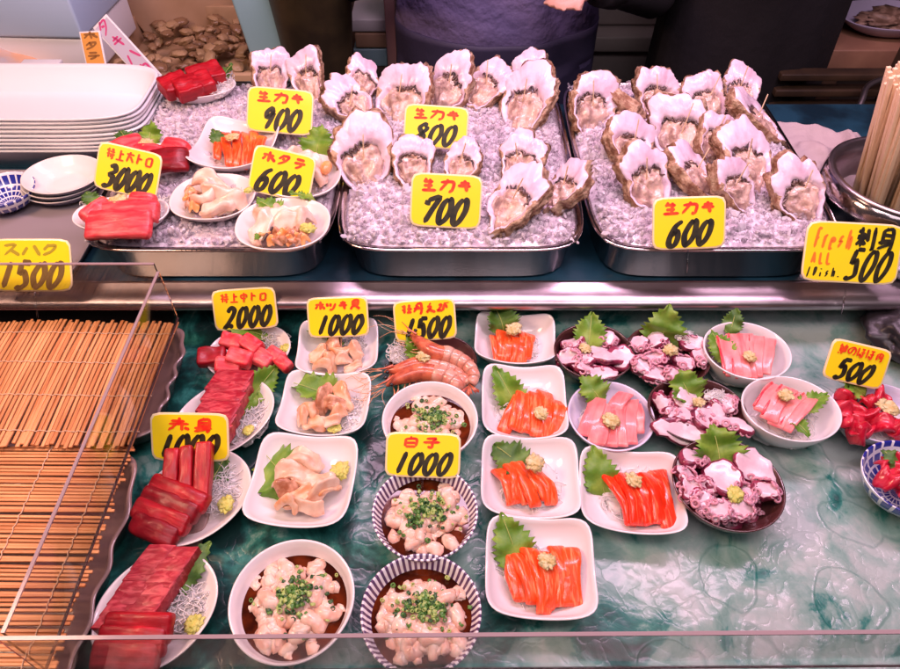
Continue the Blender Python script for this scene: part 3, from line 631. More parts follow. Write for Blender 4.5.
def scallop_tray(x0, x1, y0, y1, z, label):
    cx, cy = (x0 + x1) / 2, (y0 + y1) / 2; a, b = (x1 - x0) / 2, (y1 - y0) / 2; N = 240
    def ring(k, z_, sc_=1): return [((lambda q: (q[0] * (1 + sc_ * .012 * math.sin(18 * 2 * math.pi * i / N)), q[1] * (1 + sc_ * .02 * math.sin(18 * 2 * math.pi * i / N)), z_))(sup(a - k, b - k, 8, 2 * math.pi * i / N))) for i in range(N)]
    o = MB().add(rings([ring(.03, 0), ring(.012, .002), ring(.004, .024), ring(0, .030), ring(0, .0312), ring(.004, .0312), ring(.007, .024), ring(.016, .0045), ring(.035, .004)])).build('serving_tray', CLEARP, None, (cx, cy, z))
    return tag(o, label, 'tray', 'scalloped plastic trays under the mats')
CLEARP = mat('milky_plastic', (.34, .22, .20), .2, trans=.35, coat=.4)
scallop_tray(-.79, -.331, .43, .615, .008, 'scalloped milky plastic tray under the farther bamboo mat')
scallop_tray(-.79, -.334, .13, .43, 0, 'scalloped milky plastic tray under the nearer bamboo mat')
# brown plank strip between mats and tuna plates
tag(MB().add(rbox(.05, .50, .008, .002, (2, 8, 1))).build('wooden_strip', mat('grey_brown_strip', (.20, .12, .10), .5, c2=(.30, .20, .18), nscale=60), None, (-.282, .40, .003), (0, 0, R(-3))), 'grey-brown strip lying between the bamboo mats and the tuna plates', 'strip')
# acrylic guard
def pane(name, p, q, z0, z1, th, label):
    d = (q - p); L = d.length; root = empty(name, ((p.x + q.x) / 2, (p.y + q.y) / 2, z0), (0, 0, math.atan2(d.y, d.x))); tag(root, label, 'acrylic panel')
    MB().add(box(L, th, z1 - z0 - .002, (0, 0, (z1 - z0) / 2 - .001))).build('pane', ACRY, root, smooth=False)
    MB().add(box(L, th * 1.05, .0014, (0, 0, z1 - z0 - .0012))).build('polished_edge', EDGE, root, smooth=False)
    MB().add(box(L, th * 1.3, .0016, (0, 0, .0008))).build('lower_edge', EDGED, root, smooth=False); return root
EDGED = mat('painted_joint_shadow', (.10, .04, .04), .5)  # dark colour paints the shadow line along the panels' lower edge
pane('acrylic_panel', Vector((-.3475, .196, 0)), Vector((-.3475, .615, 0)), .0505, .131, .003, 'clear upright acrylic divider running beside the bamboo mats')
pane('acrylic_panel', Vector((-.349, .192, 0)), Vector((.80, .200, 0)), .052, .131, .003, 'long clear acrylic guard along the front edge, nearest the viewer')
pane('acrylic_panel', Vector((-.80, .6225, 0)), Vector((-.353, .6225, 0)), .060, .137, .003, 'clear acrylic panel behind the farther bamboo mat, in front of the faded sign')

# ================================================================== LOWER DISHES
SQ = dict(n=4.2, prof='sq', lift=.012)
def sqd(key, px, py, w, h, label, rot, hh=.024, z0=0.0, m=None, lift=.012, group='white square dishes'):
    return dish(key, 'square_dish', px, py, w * 1.03, h * 1.03, z0, hh, 5.5, 'sq', m or WHITE, label, 'dish', group, rot, lift)
SD = [('s1', 515, 339, 78, 47, 'backmost white square dish of salmon, next to the octopus bowls', -4), ('s2', 524, 402, 82, 70, 'white square dish of salmon second from the back of its column', -2),
      ('s3', 530, 477, 95, 78, 'white square dish of salmon between the ginger-topped column mates, beside the milt bowls', -3), ('s4', 631, 491, 100, 80, 'white square dish of deep red salmon beside the front octopus bowl', -6), ('s5', 540, 567, 106, 98, 'white square dish of salmon nearest the viewer', -3)]
for k, px, py, w, h, lb, rt in SD: sqd(k, px, py, w, h, lb, rt)
sqd('h1', 338, 348, 78, 52, 'backmost white square dish of surf clam below the 1000 sign', 3)
sqd('h2', 325, 404, 86, 60, 'middle white square dish of brown and orange surf clam', -3)
sqd('h3', 303, 480, 100, 88, 'front white square dish of pale clam on a large green leaf', -4)
def rb(key, px, py, w, h, hh, m, label, name='round_bowl', cat='bowl', group=None, tilt=(0, 0), prof='bowl', z0=0.0, rot=0):
    return dish(key, name, px, py, w, h, z0, hh, 2, prof, m, label, cat, group, rot, 0, tilt=tilt)
rb('m1', 430, 419, 96, None, .042, WHITE, 'plain white bowl of cod milt farthest from the viewer, behind the 1000 sign', group='bowls of cod milt')
rb('m2', 425, 511, 106, None, .042, RADIAL, 'striped bowl of cod milt just below the 1000 sign', group='bowls of cod milt')
rb('m3', 421, 611, 121, None, .042, RADIAL, 'striped bowl of cod milt nearest the viewer', group='bowls of cod milt')
rb('m4', 292, 598, 125, None, .042, WHITE, 'plain white bowl of cod milt and scallions at the lower left', group='bowls of cod milt')
G_OCT = 'dark lacquer bowls of octopus'
rb('o1', 594, 351, 80, 56, .034, LACQ, 'dark lacquer bowl of octopus at the back left of its group', group=G_OCT)
rb('o2', 668, 354, 84, 60, .034, LACQ, 'dark lacquer bowl of octopus whose leaf stands up in a tall point', group=G_OCT)
rb('o3', 697, 409, 98, 66, .034, LACQ, 'dark lacquer bowl of octopus in the middle, with pink threads at its edge', group=G_OCT)
rb('o4', 728, 483, 110, 94, .034, LACQ, 'largest dark lacquer bowl of octopus, nearest the viewer', group=G_OCT)
rb('p1', 611, 415, 86, 70, .028, PURPW, 'round lilac-white bowl of pink fish between salmon and octopus', group='round bowls of pink fish')
rb('p2', 747, 350, 86, 58, .044, WHITE, 'white round bowl with a fan of red-edged pink fish, at the back right', group='round bowls of pink fish')
rb('p3', 791, 408, 97, 66, .044, WHITE, 'white round bowl of pink fish in front of the other deep white bowl', group='round bowls of pink fish')
rb('c1', 881, 412, 98, 62, .030, PURPW, 'pale oval bowl of dark red cheek meat under the tilted 500 sign')
rb('c2', 912, 478, 96, 78, .036, CHECK, 'blue and white checked bowl cut off at the right edge')
def oval(key, s, minor, label, z0=0.0, hh=.020, m=None, group='oval plates of tuna'):
    return dish(key, 'oval_plate', 0, 0, 0, 0, z0, hh, 2.1, 'plate', m or WARMW, label, 'plate', group, seg=s, minor=minor)
oval('t4', (102, 659, 205, 560), .054, 'oval cream plate of marbled tuna nearest the viewer, with small crests on its rim')
oval('t3', (142, 534, 243, 460), .053, 'oval cream plate of bright red tuna slices under the 1000 sign')
oval('t2', (178, 450, 266, 385), .050, 'oval cream plate of marbled tuna behind the 1000 sign')
oval('t1', (206, 362, 290, 340), .044, 'oval cream plate of cubed fatty tuna below the 2000 sign')
rb('e1', 433, 360, 88, 54, .020, LACQ, 'dark round plate under the whole prawns', name='round_plate', cat='plate', prof='plate')

# ------------------------------------------------ salmon
def ginger(px, py, w, z, lb, seed): dab(px, py, w, z, lb, WASA, seed)
GS = 'salmon strips'
def salmon(a, label, seed, m=SALM, n=6, z=.022, H=.0075): strips(*a, n, z, H, m, 'salmon_strip', label, 'sashimi', GS, arch=.007, seed=seed, n=(12, 4, 2)) if False else strips(a[0], a[1], a[2], a[3], a[4], a[5], n, z, H * .9, m, 'salmon_strip', label, 'sashimi', GS, arch=.008, seed=seed, wk=1.95)
threads(517, 348, 50, 30, .007, 'white daikon threads under the backmost salmon', 25, 1); threads(527, 412, 66, 46, .007, 'white daikon threads under the second salmon dish from the back', 30, 2)
threads(532, 485, 76, 54, .007, 'white daikon threads under the third salmon dish from the back', 30, 3); threads(634, 495, 74, 56, .007, 'white daikon threads under the deep red salmon', 30, 4); threads(538, 578, 86, 70, .007, 'white daikon threads under the nearest salmon', 30, 5)
salmon((498, 328, 500, 362, 530, 326), 'salmon strip on the backmost white square dish', 1, n=6, H=.0065)
salmon((517, 385, 511, 432, 559, 390), 'salmon strip on the square dish second from the back', 2, n=6)
salmon((499, 460, 517, 506, 536, 458), 'salmon strip on the square dish just right of the milt bowls', 3, n=6)
salmon((612, 463, 634, 526, 655, 465), 'deep red salmon strip beside the front octopus bowl', 4, SALMD, n=5, H=.0085)
salmon((515, 541, 525, 612, 566, 542), 'salmon strip on the square dish nearest the viewer', 5, n=6, H=.0085)
ginger(514, 329, 22, .036, 'grated ginger dab on the backmost salmon', 1); ginger(541, 413, 20, .036, 'grated ginger dab on the second salmon dish from the back', 2)
ginger(535, 463, 26, .037, 'grated ginger dab on the third salmon dish from the back', 3); ginger(634, 480, 22, .037, 'grated ginger dab on the deep red salmon', 4); ginger(547, 561, 24, .038, 'grated ginger dab on the nearest salmon', 5)
GLF = 'serrated green leaves'
leaf(501, 320, 34, 34, 20, .032, 'curly dark green leaf on the backmost salmon dish', GLF, 1, rx=35, m=LEAFD, curl=.9, fold=.6)
leaf(509, 392, 60, 34, 25, .024, 'upright green leaf at the left of the second salmon dish', GLF, 2, rx=38, ry=-12)
leaf(512, 458, 46, 42, 55, .022, 'green leaf tucked behind the third salmon dish from the back', GLF, 3, rx=25, m=LEAFD)
leaf(600, 475, 62, 38, 8, .020, 'green leaf left of the deep red salmon', GLF, 4, rx=30, ry=-10)
leaf(513, 545, 66, 46, 18, .022, 'large green leaf behind the nearest salmon', GLF, 5, rx=35, ry=-8)

# ------------------------------------------------ tuna plates
def crests(key):
    (c, a, b, rz, h) = DISHES[key]
    for i, (u, v) in enumerate(((-.80, .34), (-.60, .56))):
        mb = MB()
        for k in range(5): mb.add(torus(.0013, .0003, 10, 4), 0, T((math.cos(k * 1.257) * .0032, math.sin(k * 1.257) * .0032, 0)))
        M = Matrix.Rotation(rz, 3, 'Z') @ Vector((u * a, v * b, .0163))
        tag(mb.build('painted_crest', mat('crest_grey', (.22, .20, .26), .4), None, c + M, (0, R(-22), rz)), 'small grey crest painted on the rim of the nearest tuna plate, number %s' % ('one' if i else 'two'), 'crest')
threads(186, 606, 50, 46, .006, 'white daikon threads beside the nearest marbled tuna', 90, 10, .014)
threads(222, 488, 46, 50, .006, 'white daikon threads beside the bright red tuna', 70, 11, .014)
threads(248, 420, 44, 50, .006, 'white daikon threads right of the rear marbled tuna', 70, 12, .012)
threads(270, 342, 44, 22, .006, 'white daikon threads behind the cubed fatty tuna', 50, 13, .012)
L4 = 'marbled tuna slice in the row on the plate nearest the viewer'
for i in range(6):
    for j in range(2):
        x = 156 - i * 7.6 + j * 23; y = 561 + i * 11.5 + j * 2
        c = P(x, y, .026); s = mpp(c)
        slab('tuna_slice', c, 27 * s, 25 * s, .019, R(6), TOROL, L4, 'sashimi', 'marbled tuna slices', seed=i * 2 + j, pitch=0, roll=-1, amp=.03, skew=-.12, shx=.58, r=.0009)
for i, (x1, y1, x2, y2) in enumerate(((104, 626, 172, 628), (98, 638, 166, 642), (92, 652, 160, 654))):
    c, L, yaw = seg(x1, y1, x2, y2, .034 - i * .002); slab('tuna_slice', c, L, .026, .015, yaw, TUNA, 'bright red tuna slice lying across the front of the plate nearest the viewer', 'sashimi', 'front red tuna slices', seed=30 + i, roll=26, arch=.002, amp=.08, r=.005)
dab(194, 624, 26, .020, 'pale green wasabi on the nearest tuna plate', WASAG, 21, 'wasabi', .4)
leaf(184, 572, 74, 34, -28, .020, 'green leaf standing right of the nearest marbled tuna', GLF, 21, rx=20, ry=40, m=LEAFD)
# plate 3: upright slices and lying slices
for i, (x1, y1, x2, y2, w) in enumerate(((168, 490, 176, 452, 15), (184, 492, 190, 450, 13), (199, 500, 208, 447, 16))):
    c, L, yaw = seg(x1, y1, x2, y2, .040); slab('tuna_slice', c, L, w * mpp(c), .017, yaw, TUNA, 'bright red tuna slice standing against the 1000 sign', 'sashimi', 'upright red tuna slices', seed=40 + i, pitch=-18, amp=.06, r=.003)
for i, (x1, y1, x2, y2) in enumerate(((150, 482, 206, 505), (142, 494, 198, 515), (134, 506, 188, 527), (132, 520, 176, 540))):
    c, L, yaw = seg(x1, y1, x2, y2, .036 - i * .002); slab('tuna_slice', c, L, .024, .016, yaw, TUNAD if i % 2 else TUNA, 'deep red tuna slice lying aslant on the plate under the 1000 sign', 'sashimi', 'lying red tuna slices', seed=50 + i, roll=22, arch=.003, amp=.09, r=.006)
dab(226, 504, 24, .020, 'lumpy yellow wasabi beside the bright red tuna', WASAG, 22, 'wasabi', .5)
leaf(213, 478, 56, 30, -15, .018, 'dark green leaf between the bright red tuna and its daikon', GLF, 22, rx=20, ry=38, m=LEAFD, curl=.8)
# plate 2
L2 = 'marbled tuna slice in the row on the plate behind the red-lettered 1000 sign'
for i in range(6):
    x = 232 - i * 4.6; y = 384 + i * 11; c = P(x, y, .028); s = mpp(c)
    slab('tuna_slice', c, 38 * s, 25 * s, .018, R(4), TOROL, L2, 'sashimi', 'rear marbled tuna slices', seed=60 + i, roll=-1, amp=.03, skew=-.12, shx=.40, r=.0009)
leaf(262, 384, 52, 30, -25, .020, 'green leaf at the top right of the rear marbled tuna', GLF, 23, rx=20, ry=28)
leaf(244, 412, 52, 26, -22, .016, 'green leaf lying right of the rear marbled tuna', GLF, 24, rx=15, ry=35)
dab(248, 430, 16, .018, 'wasabi at the right side of the rear marbled tuna plate', WASAG, 23, 'wasabi', .45)
# plate 1 cubes
for i, (x, y, w, yw) in enumerate(((212, 357, 24, 10), (232, 342, 20, -15), (252, 345, 20, -35), (262, 358, 22, -30), (240, 358, 22, -12), (228, 366, 22, 5), (276, 356, 18, -35), (284, 364, 16, -40))):
    c = P(x, y, .026 + (.006 if i in (1, 2, 4) else 0)); s = mpp(c)
    slab('tuna_cube', c, w * s * 1.15, w * s * .8, .017, R(yw), TORO if i not in (0,) else TUNA, 'thick pink-red fatty tuna cube below the 2000 sign', 'sashimi', 'cubed fatty tuna', seed=70 + i, roll=14, pitch=6, amp=.09, r=.004)
leaf(248, 331, 50, 24, 90, .026, 'green leaf behind the cubed fatty tuna', GLF, 25, rx=20)
dab(285, 348, 15, .020, 'small wasabi dab behind the cubed fatty tuna', WASAG, 24, 'wasabi', .5)

# ------------------------------------------------ clams
def folded(px, py, wpx, hpx, z, m, label, group, seed, yaw=0, h=.010, name='clam_slice'):
    c = P(px, py, z); s = mpp(c); w, d = wpx * s, hpx * s * 1.15
    def fn(v):
        t = v.x / w; u = v.y / d
        z_ = v.z + .25 * h * math.sin(t * 5 + seed) + .25 * h * math.sin(u * 6 + seed * 2) - .9 * h * (t * t * 1.6 + u * u)
        y = v.y * (1 - .9 * t * t) + .18 * d * math.sin(t * 4 + seed); x = v.x * (1 - .5 * u * u)
        q = Vector((x, y, z_)); k = nz(q, 110, seed) * .0022; return q + Vector((k, k, k))
    o = MB().add(rbox(w, d, h * .55, h * .26, (12, 8, 2), fn)).build(name, m, None, c, (R(random.Random(seed).uniform(-18, 18)), R(random.Random(seed + 1).uniform(-18, 18)), R(yaw)))
    return tag(o, label, 'sashimi', group)
for i, (x, y, w, h, ya, k) in enumerate(((318, 352, 20, 13, 20, 0), (330, 359, 18, 12, 70, 0), (324, 364, 22, 12, -10, 0), (346, 360, 20, 12, 30, 1), (356, 350, 20, 13, -30, 1), (340, 349, 20, 12, 10, 0), (352, 366, 20, 10, 0, 1), (332, 342, 20, 12, 0, 2))):
    folded(x, y, w, h, .026, (HOKKI, CLAMW, HOKKI2)[k], 'curled orange-beige surf clam piece below the 1000 sign', 'rear surf clam pieces', 100 + i, ya, .014)
for i, (x, y, w, h, ya, k) in enumerate(((322, 398, 34, 13, 55, 2), (309, 408, 22, 14, -30, 0), (334, 404, 26, 14, 10, 2), (345, 396, 34, 14, -50, 0), (314, 422, 18, 18, 80, 0), (328, 420, 24, 12, -15, 1), (336, 414, 22, 12, 20, 0), (304, 414, 20, 12, 60, 0))):
    folded(x, y, w, h, .026, (HOKKI, CLAMW, HOKKI2)[k], 'glossy brown-orange surf clam piece on the middle square dish', 'middle surf clam pieces', 120 + i, ya, .014)
for i, (x, y, w, h, ya, k) in enumerate(((302, 460, 42, 18, -10, 1), (296, 472, 44, 20, 15, 1), (290, 482, 34, 18, 50, 2), (312, 478, 44, 16, -5, 1), (300, 494, 36, 16, 20, 0), (318, 492, 46, 14, 30, 1), (288, 502, 26, 14, -10, 0), (326, 488, 30, 12, 40, 0), (306, 504, 34, 12, 0, 1))):
    folded(x, y, w, h, .028, (HOKKI, CLAMW, HOKKI2)[k], 'pale folded clam piece on the front square dish', 'front pale clam pieces', 140 + i, ya, .016)
leaf(330, 336, 54, 20, 80, .018, 'green leaf behind the backmost surf clam', GLF, 31); leaf(318, 391, 64, 38, 75, .018, 'green leaf fanned behind the middle surf clam', GLF, 32, rx=22)
leaf(281, 472, 74, 64, 42, .017, 'large frilly green leaf under the front pale clam', GLF, 33, rx=20, ry=-15, fold=.1)
dab(340, 470, 26, .024, 'grated ginger at the right of the front pale clam', WASAG, 31, 'grated_ginger', .5); dab(334, 428, 17, .020, 'grated ginger at the front of the middle surf clam', WASAG, 32, 'grated_ginger', .5)
threads(350, 414, 30, 34, .010, 'white daikon threads right of the middle surf clam', 50, 14, .012); threads(354, 343, 28, 22, .010, 'white daikon threads right of the backmost surf clam', 40, 15, .012)

# ------------------------------------------------ cod milt bowls
def milt(key, seed, nm):
    c, a, b, rz, h = DISHES[key]; rnd = random.Random(seed)
    N = 64; zl = .027; rr = a * .885
    V = [(0, 0, 0)] + [(rr * k / 8 * math.cos(2 * math.pi * i / N), rr * k / 8 * math.sin(2 * math.pi * i / N), .0004 * nz((k, i * .3, 0), .5, seed)) for k in range(1, 9) for i in range(N)]
    Fc = [(0, 1 + i, 1 + (i + 1) % N) for i in range(N)] + [(1 + k * N + i, 1 + (k + 1) * N + i, 1 + (k + 1) * N + (i + 1) % N, 1 + k * N + (i + 1) % N) for k in range(7) for i in range(N)]
    o = MB().add((V, Fc)).build('soy_broth', SOY, None, (c.x, c.y, zl)); tag(o, 'dark soy broth in the ' + nm, 'sauce', None, 'stuff')
    mb = MB(); k = 0
    for i in range(54):
        th = rnd.uniform(0, 6.28); rr = math.sqrt(rnd.random()) * .64; x, y = a * rr * math.cos(th), a * rr * math.sin(th)
        z = .021 + .012 * (1 - (rr / .7) ** 2) * rnd.uniform(.8, 1.0); r = a * rnd.uniform(.09, .15)
        # a lobe: short fat bent sausage
        d = rnd.uniform(0, 6.28); cv = rnd.uniform(-1.6, 1.6); pts = []; X, Y = x, y
        for q in range(5):
            rr2 = math.hypot(X, Y) / a; pts.append((X, Y, z + .0025 * math.sin(q * 1.7 + i) - .006 * max(0, rr2 - .55))); X += math.cos(d) * r * .85; Y += math.sin(d) * r * .85; d += cv * .95
            if math.hypot(X, Y) > a * .68: d += 2.2
        pts = smooth_path(pts, 4); mb.add(tube(pts, lambda t: r * (.30 + .82 * math.sin(math.pi * (.07 + .86 * t)) ** .5) * (.9 + .1 * math.sin(t * 11 + i)), 10))
    mb.add(blob(1, (a * .50, a * .48, .011), .5, 3.5, seed, 4), 0, T((0, 0, .022)))
    mb.v = [tuple(Vector(p) + Vector((nz(p, 150, seed), nz(p, 150, seed + 1), nz(p, 150, seed + 2))) * .0020 + Vector((0, 0, nz(p, 330, seed) * .0012))) for p in mb.v]
    o = mb.build('cod_milt', MILT, None, (c.x, c.y, 0)); tag(o, 'pale pink lobed cod milt in the ' + nm, 'cod milt', 'portions of cod milt')
    mb = MB()
    for i in range(170):
        th = rnd.uniform(0, 6.28); q = abs(rnd.gauss(0, .30)); q = min(q, .76)
        x, y = a * q * math.cos(th) + .06 * a, a * q * math.sin(th) * .9 + .05 * a; z = .0375 + .006 * max(0, 1 - (q / .4) ** 2) * rnd.uniform(.3, 1.3) - .012 * max(0, (q - .3))
        r = rnd.uniform(.0014, .0027); Rt = (rnd.uniform(-1.1, 1.1), rnd.uniform(-1.1, 1.1), 0); hgt = rnd.uniform(.0015, .004)
        n = 9; lev = [[(r * kk * math.cos(2 * math.pi * j / n), r * kk * math.sin(2 * math.pi * j / n), zz) for j in range(n)] for kk, zz in ((1, -hgt / 2), (1, hgt / 2), (.62, hgt / 2), (.62, -hgt / 2))]
        vv, ff = rings(lev + [lev[0]], False, False); mb.add((vv, ff), rnd.choice((0, 0, 1, 1, 2)), T((x, y, z), Rt))
    o = mb.build('chopped_scallions', SCAL, None, (c.x, c.y, 0)); tag(o, 'chopped green scallions on the ' + nm, 'scallions', None, 'stuff')
milt('m1', 1, 'milt bowl farthest from the viewer'); milt('m2', 2, 'striped milt bowl below the sign'); milt('m3', 3, 'striped milt bowl nearest the viewer'); milt('m4', 4, 'plain white milt bowl at the lower left')

# ------------------------------------------------ octopus
def octo_piece(px, py, wpx, z, label, group, seed, yaw, kind, hpx=None):
    c = P(px, py, z); s = mpp(c); w = wpx * s * 1.2; d = (hpx or wpx * .75) * s * 1.35; rnd = random.Random(seed); N = 30; H = .010
    def rad(i): t = 2 * math.pi * i / N; return 1 + .34 * nz((math.cos(t), math.sin(t), 0), 1.5, seed) + .12 * nz((math.cos(t), math.sin(t), 0), 4, seed)
    def ring(k, zz): return [(w / 2 * k * rad(i) * math.cos(2 * math.pi * i / N), d / 2 * k * rad(i) * math.sin(2 * math.pi * i / N), zz + .0022 * math.sin(3 * k * math.cos(2 * math.pi * i / N) + seed)) for i in range(N)]
    mb = MB(); lv = [ring(.7, -H / 2), ring(.95, -H * .38), ring(1.04, -H * .05), ring(1.02, H * .25), ring(.96, H * .42), ring(.86, H * .50), ring(.6, H * .52), ring(.25, H * .5)]
    V, Fc = rings(lv); mb.add((V, Fc), 0)
    for i, f in enumerate(Fc):
        if i < (5 if seed % 2 == 0 else 4) * N or (seed % 3 == 0 and i < 6 * N and (i % N) < N * .4): mb.m[i] = 1
    mb.m[-2] = 1
    root_rot = (R(rnd.uniform(-22, 22)), R(rnd.uniform(-22, 22)), R(yaw))
    o = mb.build('octopus_slice', [OCTW, OCTP], None, c, root_rot); tag(o, label, 'sashimi', group)
    if kind:
        sb = MB()
        for i in range(kind * 2):
            t = -2.4 + i * .36 + rnd.uniform(-.1, .1); rr_ = rnd.uniform(.74, 1.04) * rad(int((t % 6.283) / 6.283 * N) % N); r = rnd.uniform(.0022, .0038)
            sb.add(torus(r, r * .45, 10, 6), 0, T((w / 2 * rr_ * math.cos(t), d / 2 * rr_ * math.sin(t), rnd.uniform(-.001, .002) + (.0045 if rr_ < .92 else 0)), (R(50) * -math.sin(t), R(50) * math.cos(t), 0)))
            sb.add(blob(r * .8, (1, 1, .5), 0, 1, 0, 1), 1, T((w / 2 * rr_ * .97 * math.cos(t), d / 2 * rr_ * .97 * math.sin(t), .0002)))
        sb.build('suckers', [SUCK, OCTP], o)
def octopus(pcs, z, label, group, seed):
    mx_ = sum(q[0] for q in pcs) / len(pcs); my_ = sum(q[1] for q in pcs) / len(pcs)
    for i, (x, y, w, h, ya, k) in enumerate(pcs):
        x = mx_ + (x - mx_) * 1.10 + (3 if z > .031 else 0); y = my_ + (y - my_) * 1.10; octo_piece(x, y, w, z + .0015 * (i % 3), label, group, seed + i, ya, k, h)
def base_mound(key, m, nm, hgt=.016):
    c, a, b, rz, h = DISHES[key]
octopus([(574, 346, 20, 14, 0, 5), (583, 362, 20, 18, 30, 7), (606, 342, 20, 14, -20, 4), (604, 356, 30, 26, 20, 0), (617, 358, 24, 22, 60, 0), (590, 370, 24, 12, 0, 8), (572, 358, 16, 20, 90, 6), (600, 372, 26, 14, 0, 0)], .030, 'purple-rimmed white octopus slice in the back left lacquer bowl', 'octopus slices back left', 200)
octopus([(641, 346, 20, 16, -30, 4), (656, 344, 22, 14, 10, 3), (644, 366, 18, 18, 40, 8), (658, 374, 26, 14, 0, 9), (654, 360, 20, 16, 20, 8), (690, 346, 16, 18, 60, 4), (682, 364, 18, 16, -20, 6), (696, 358, 12, 18, 0, 6), (672, 374, 18, 12, 0, 8)], .030, 'octopus slice with rows of suckers in the tall-leaf lacquer bowl', 'octopus slices back right', 220)
octopus([(665, 404, 14, 20, 20, 5), (685, 400, 24, 22, 20, 3), (688, 417, 30, 14, 0, 8), (684, 430, 46, 20, -10, 0), (704, 422, 26, 22, 60, 4), (728, 424, 34, 18, -25, 3), (713, 412, 18, 18, 0, 6), (724, 406, 18, 14, 40, 5), (675, 416, 18, 14, 0, 8)], .030, 'thick white octopus slice in the middle lacquer bowl', 'octopus slices middle', 240)
octopus([(693, 462, 26, 20, 20, 5), (686, 478, 22, 18, -10, 8), (718, 480, 34, 30, 60, 3), (748, 470, 34, 26, -30, 2), (700, 500, 22, 20, 20, 10), (714, 508, 24, 18, 0, 12), (734, 508, 28, 18, 0, 10), (758, 490, 22, 20, 40, 8), (690, 490, 20, 18, 0, 9), (740, 494, 24, 20, 0, 7), (704, 488, 18, 14, 0, 10)], .032, 'octopus slice with purple suckers in the lacquer bowl nearest the viewer', 'octopus slices front', 260)
leaf(590, 332, 46, 34, -10, .040, 'green leaf at the back of the back left octopus bowl', GLF, 41, rx=30, m=LEAF); leaf(664, 330, 54, 46, -12, .042, 'green leaf rising in a tall point behind the octopus', GLF, 42, rx=58)
leaf(686, 388, 40, 42, 25, .040, 'green leaf at the back of the middle octopus bowl', GLF, 43, rx=30); leaf(718, 449, 52, 56, 6, .042, 'broad green leaf at the back of the nearest octopus bowl', GLF, 44, rx=30, fold=.1)
dab(585, 348, 16, .042, 'yellow ginger dab on the back left octopus', WASA, 41); dab(671, 350, 20, .042, 'yellow ginger dab on the tall-leaf octopus', WASA, 42); dab(699, 402, 16, .043, 'yellow ginger dab on the middle octopus', WASA, 43); dab(735, 494, 24, .044, 'wasabi dab on the nearest octopus', WASAG, 44, 'wasabi')
threads(716, 397, 26, 14, .036, 'pink-white threads at the edge of the middle octopus bowl', 26, 45, .006, .0005); threads(686, 337, 24, 12, .036, 'pale threads behind the tall-leaf octopus', 20, 46, .006, .0005)
for key, zz in (('o1', .012), ('o2', .012), ('o3', .012), ('o4', .012)):
    c, a, b, rz, h = DISHES[key]; mb = MB(); mb.add(blob(1, (a * .72, b * .72, .013), .2, 3, 5, 3, -.006)); rnd = random.Random(int(a * 1e5))
    for i in range(60):
        t = rnd.uniform(0, 6.28); q = rnd.uniform(.3, .72); r = rnd.uniform(.0016, .003); x, y = a * q * math.cos(t), b * q * math.sin(t); z = .013 * math.sqrt(max(0, 1 - (q / .78) ** 2)) + .0015
        mb.add(torus(r, r * .45, 10, 5), 1, T((x, y, z), (rnd.uniform(-.7, .7), rnd.uniform(-.7, .7), 0)))
    tag(mb.build('octopus_tentacle', [OCTP, SUCK], None, (c.x, c.y, zz)), {'o1': 'purple sucker-covered tentacle piece under the back left octopus slices', 'o2': 'purple sucker-covered tentacle piece under the tall-leaf octopus slices', 'o3': 'purple tentacle piece at the bottom of the middle octopus bowl', 'o4': 'purple sucker-covered tentacle piece at the bottom of the nearest octopus bowl'}[key], 'sashimi', 'octopus tentacle pieces')

# ------------------------------------------------ pink fish bowls
def fan(pcs, z, H, m, label, group, seed, roll=18, name='fish_slice', edge=True):
    for i, (x1, y1, x2, y2, w) in enumerate(pcs):
        c, L, yaw = seg(x1, y1, x2, y2, z + .0012 * (i % 2)); W = w * mpp(c) * 1.35; H = .0045; L *= 1.06
        o = slab(name, c, L, W, H, yaw, m, label, 'sashimi', group, seed=seed + i, roll=roll * -.7, arch=.006, amp=.12, r=H * .45, lat=.12)
        if edge:
            def fn(v, L=L, i=i): return Vector((v.x, v.y, v.z - .004 * (v.x / L * 2) ** 2))
            MB().add(rbox(L * .94, W * .14, H * .8, H * .3, (8, 1, 1), fn)).build('red_edge', AMBERR, o, (0, W * .44, .0012))
for k, s in (('p1', .016), ('p2', .024), ('p3', .024), ('c1', .018)):
    c, a, b, rz, h = DISHES[k]; q = c + Vector((0, 0, h * .25)); mb = MB()
    mb.add(blob(1, (a * .72, b * .70, s * .75), .2, 3, 3, 3, -.002)); rnd = random.Random(int(a * 1e5))
    for i in range(90):
        t = rnd.uniform(0, 6.28); rr = rnd.uniform(.1, .68); d = rnd.uniform(0, 6.28); x, y = a * rr * math.cos(t), b * rr * math.sin(t); zz = s * .75 * math.sqrt(max(0.02, 1 - (rr / .74) ** 2)) + .001
        mb.add(tube(smooth_path([(x + math.cos(d) * j * .005, y + math.sin(d) * j * .005 + .002 * math.sin(j * 2 + i), zz - .0005 * j * j) for j in (-2, -1, 0, 1, 2)], 2), .0006, 4, False))
    tag(mb.build('daikon_threads', DAIK, None, q), {'p1': 'daikon threads heaped in the lilac-white bowl', 'p2': 'daikon threads heaped in the back right white bowl', 'p3': 'daikon threads heaped in the front deep white bowl', 'c1': 'daikon threads under the cheek meat'}[k], 'garnish', None, 'stuff')
fan([(585, 432, 597, 396, 14), (594, 440, 604, 402, 14), (606, 442, 610, 404, 14), (618, 442, 618, 402, 14), (630, 440, 628, 398, 14), (614, 412, 624, 390, 12), (638, 430, 634, 402, 10)], .030, .006, AMBER, 'translucent pink fish slice in the lilac-white bowl', 'pink fish slices in the lilac bowl', 300, edge=False)
fan([(733, 372, 725, 334, 13), (742, 374, 736, 332, 12), (750, 374, 746, 332, 11), (757, 372, 756, 334, 11), (765, 370, 767, 336, 11)], .046, .006, AMBER, 'red-edged pink fish slice fanned in the back right white bowl', 'red-edged fish slices back', 320)
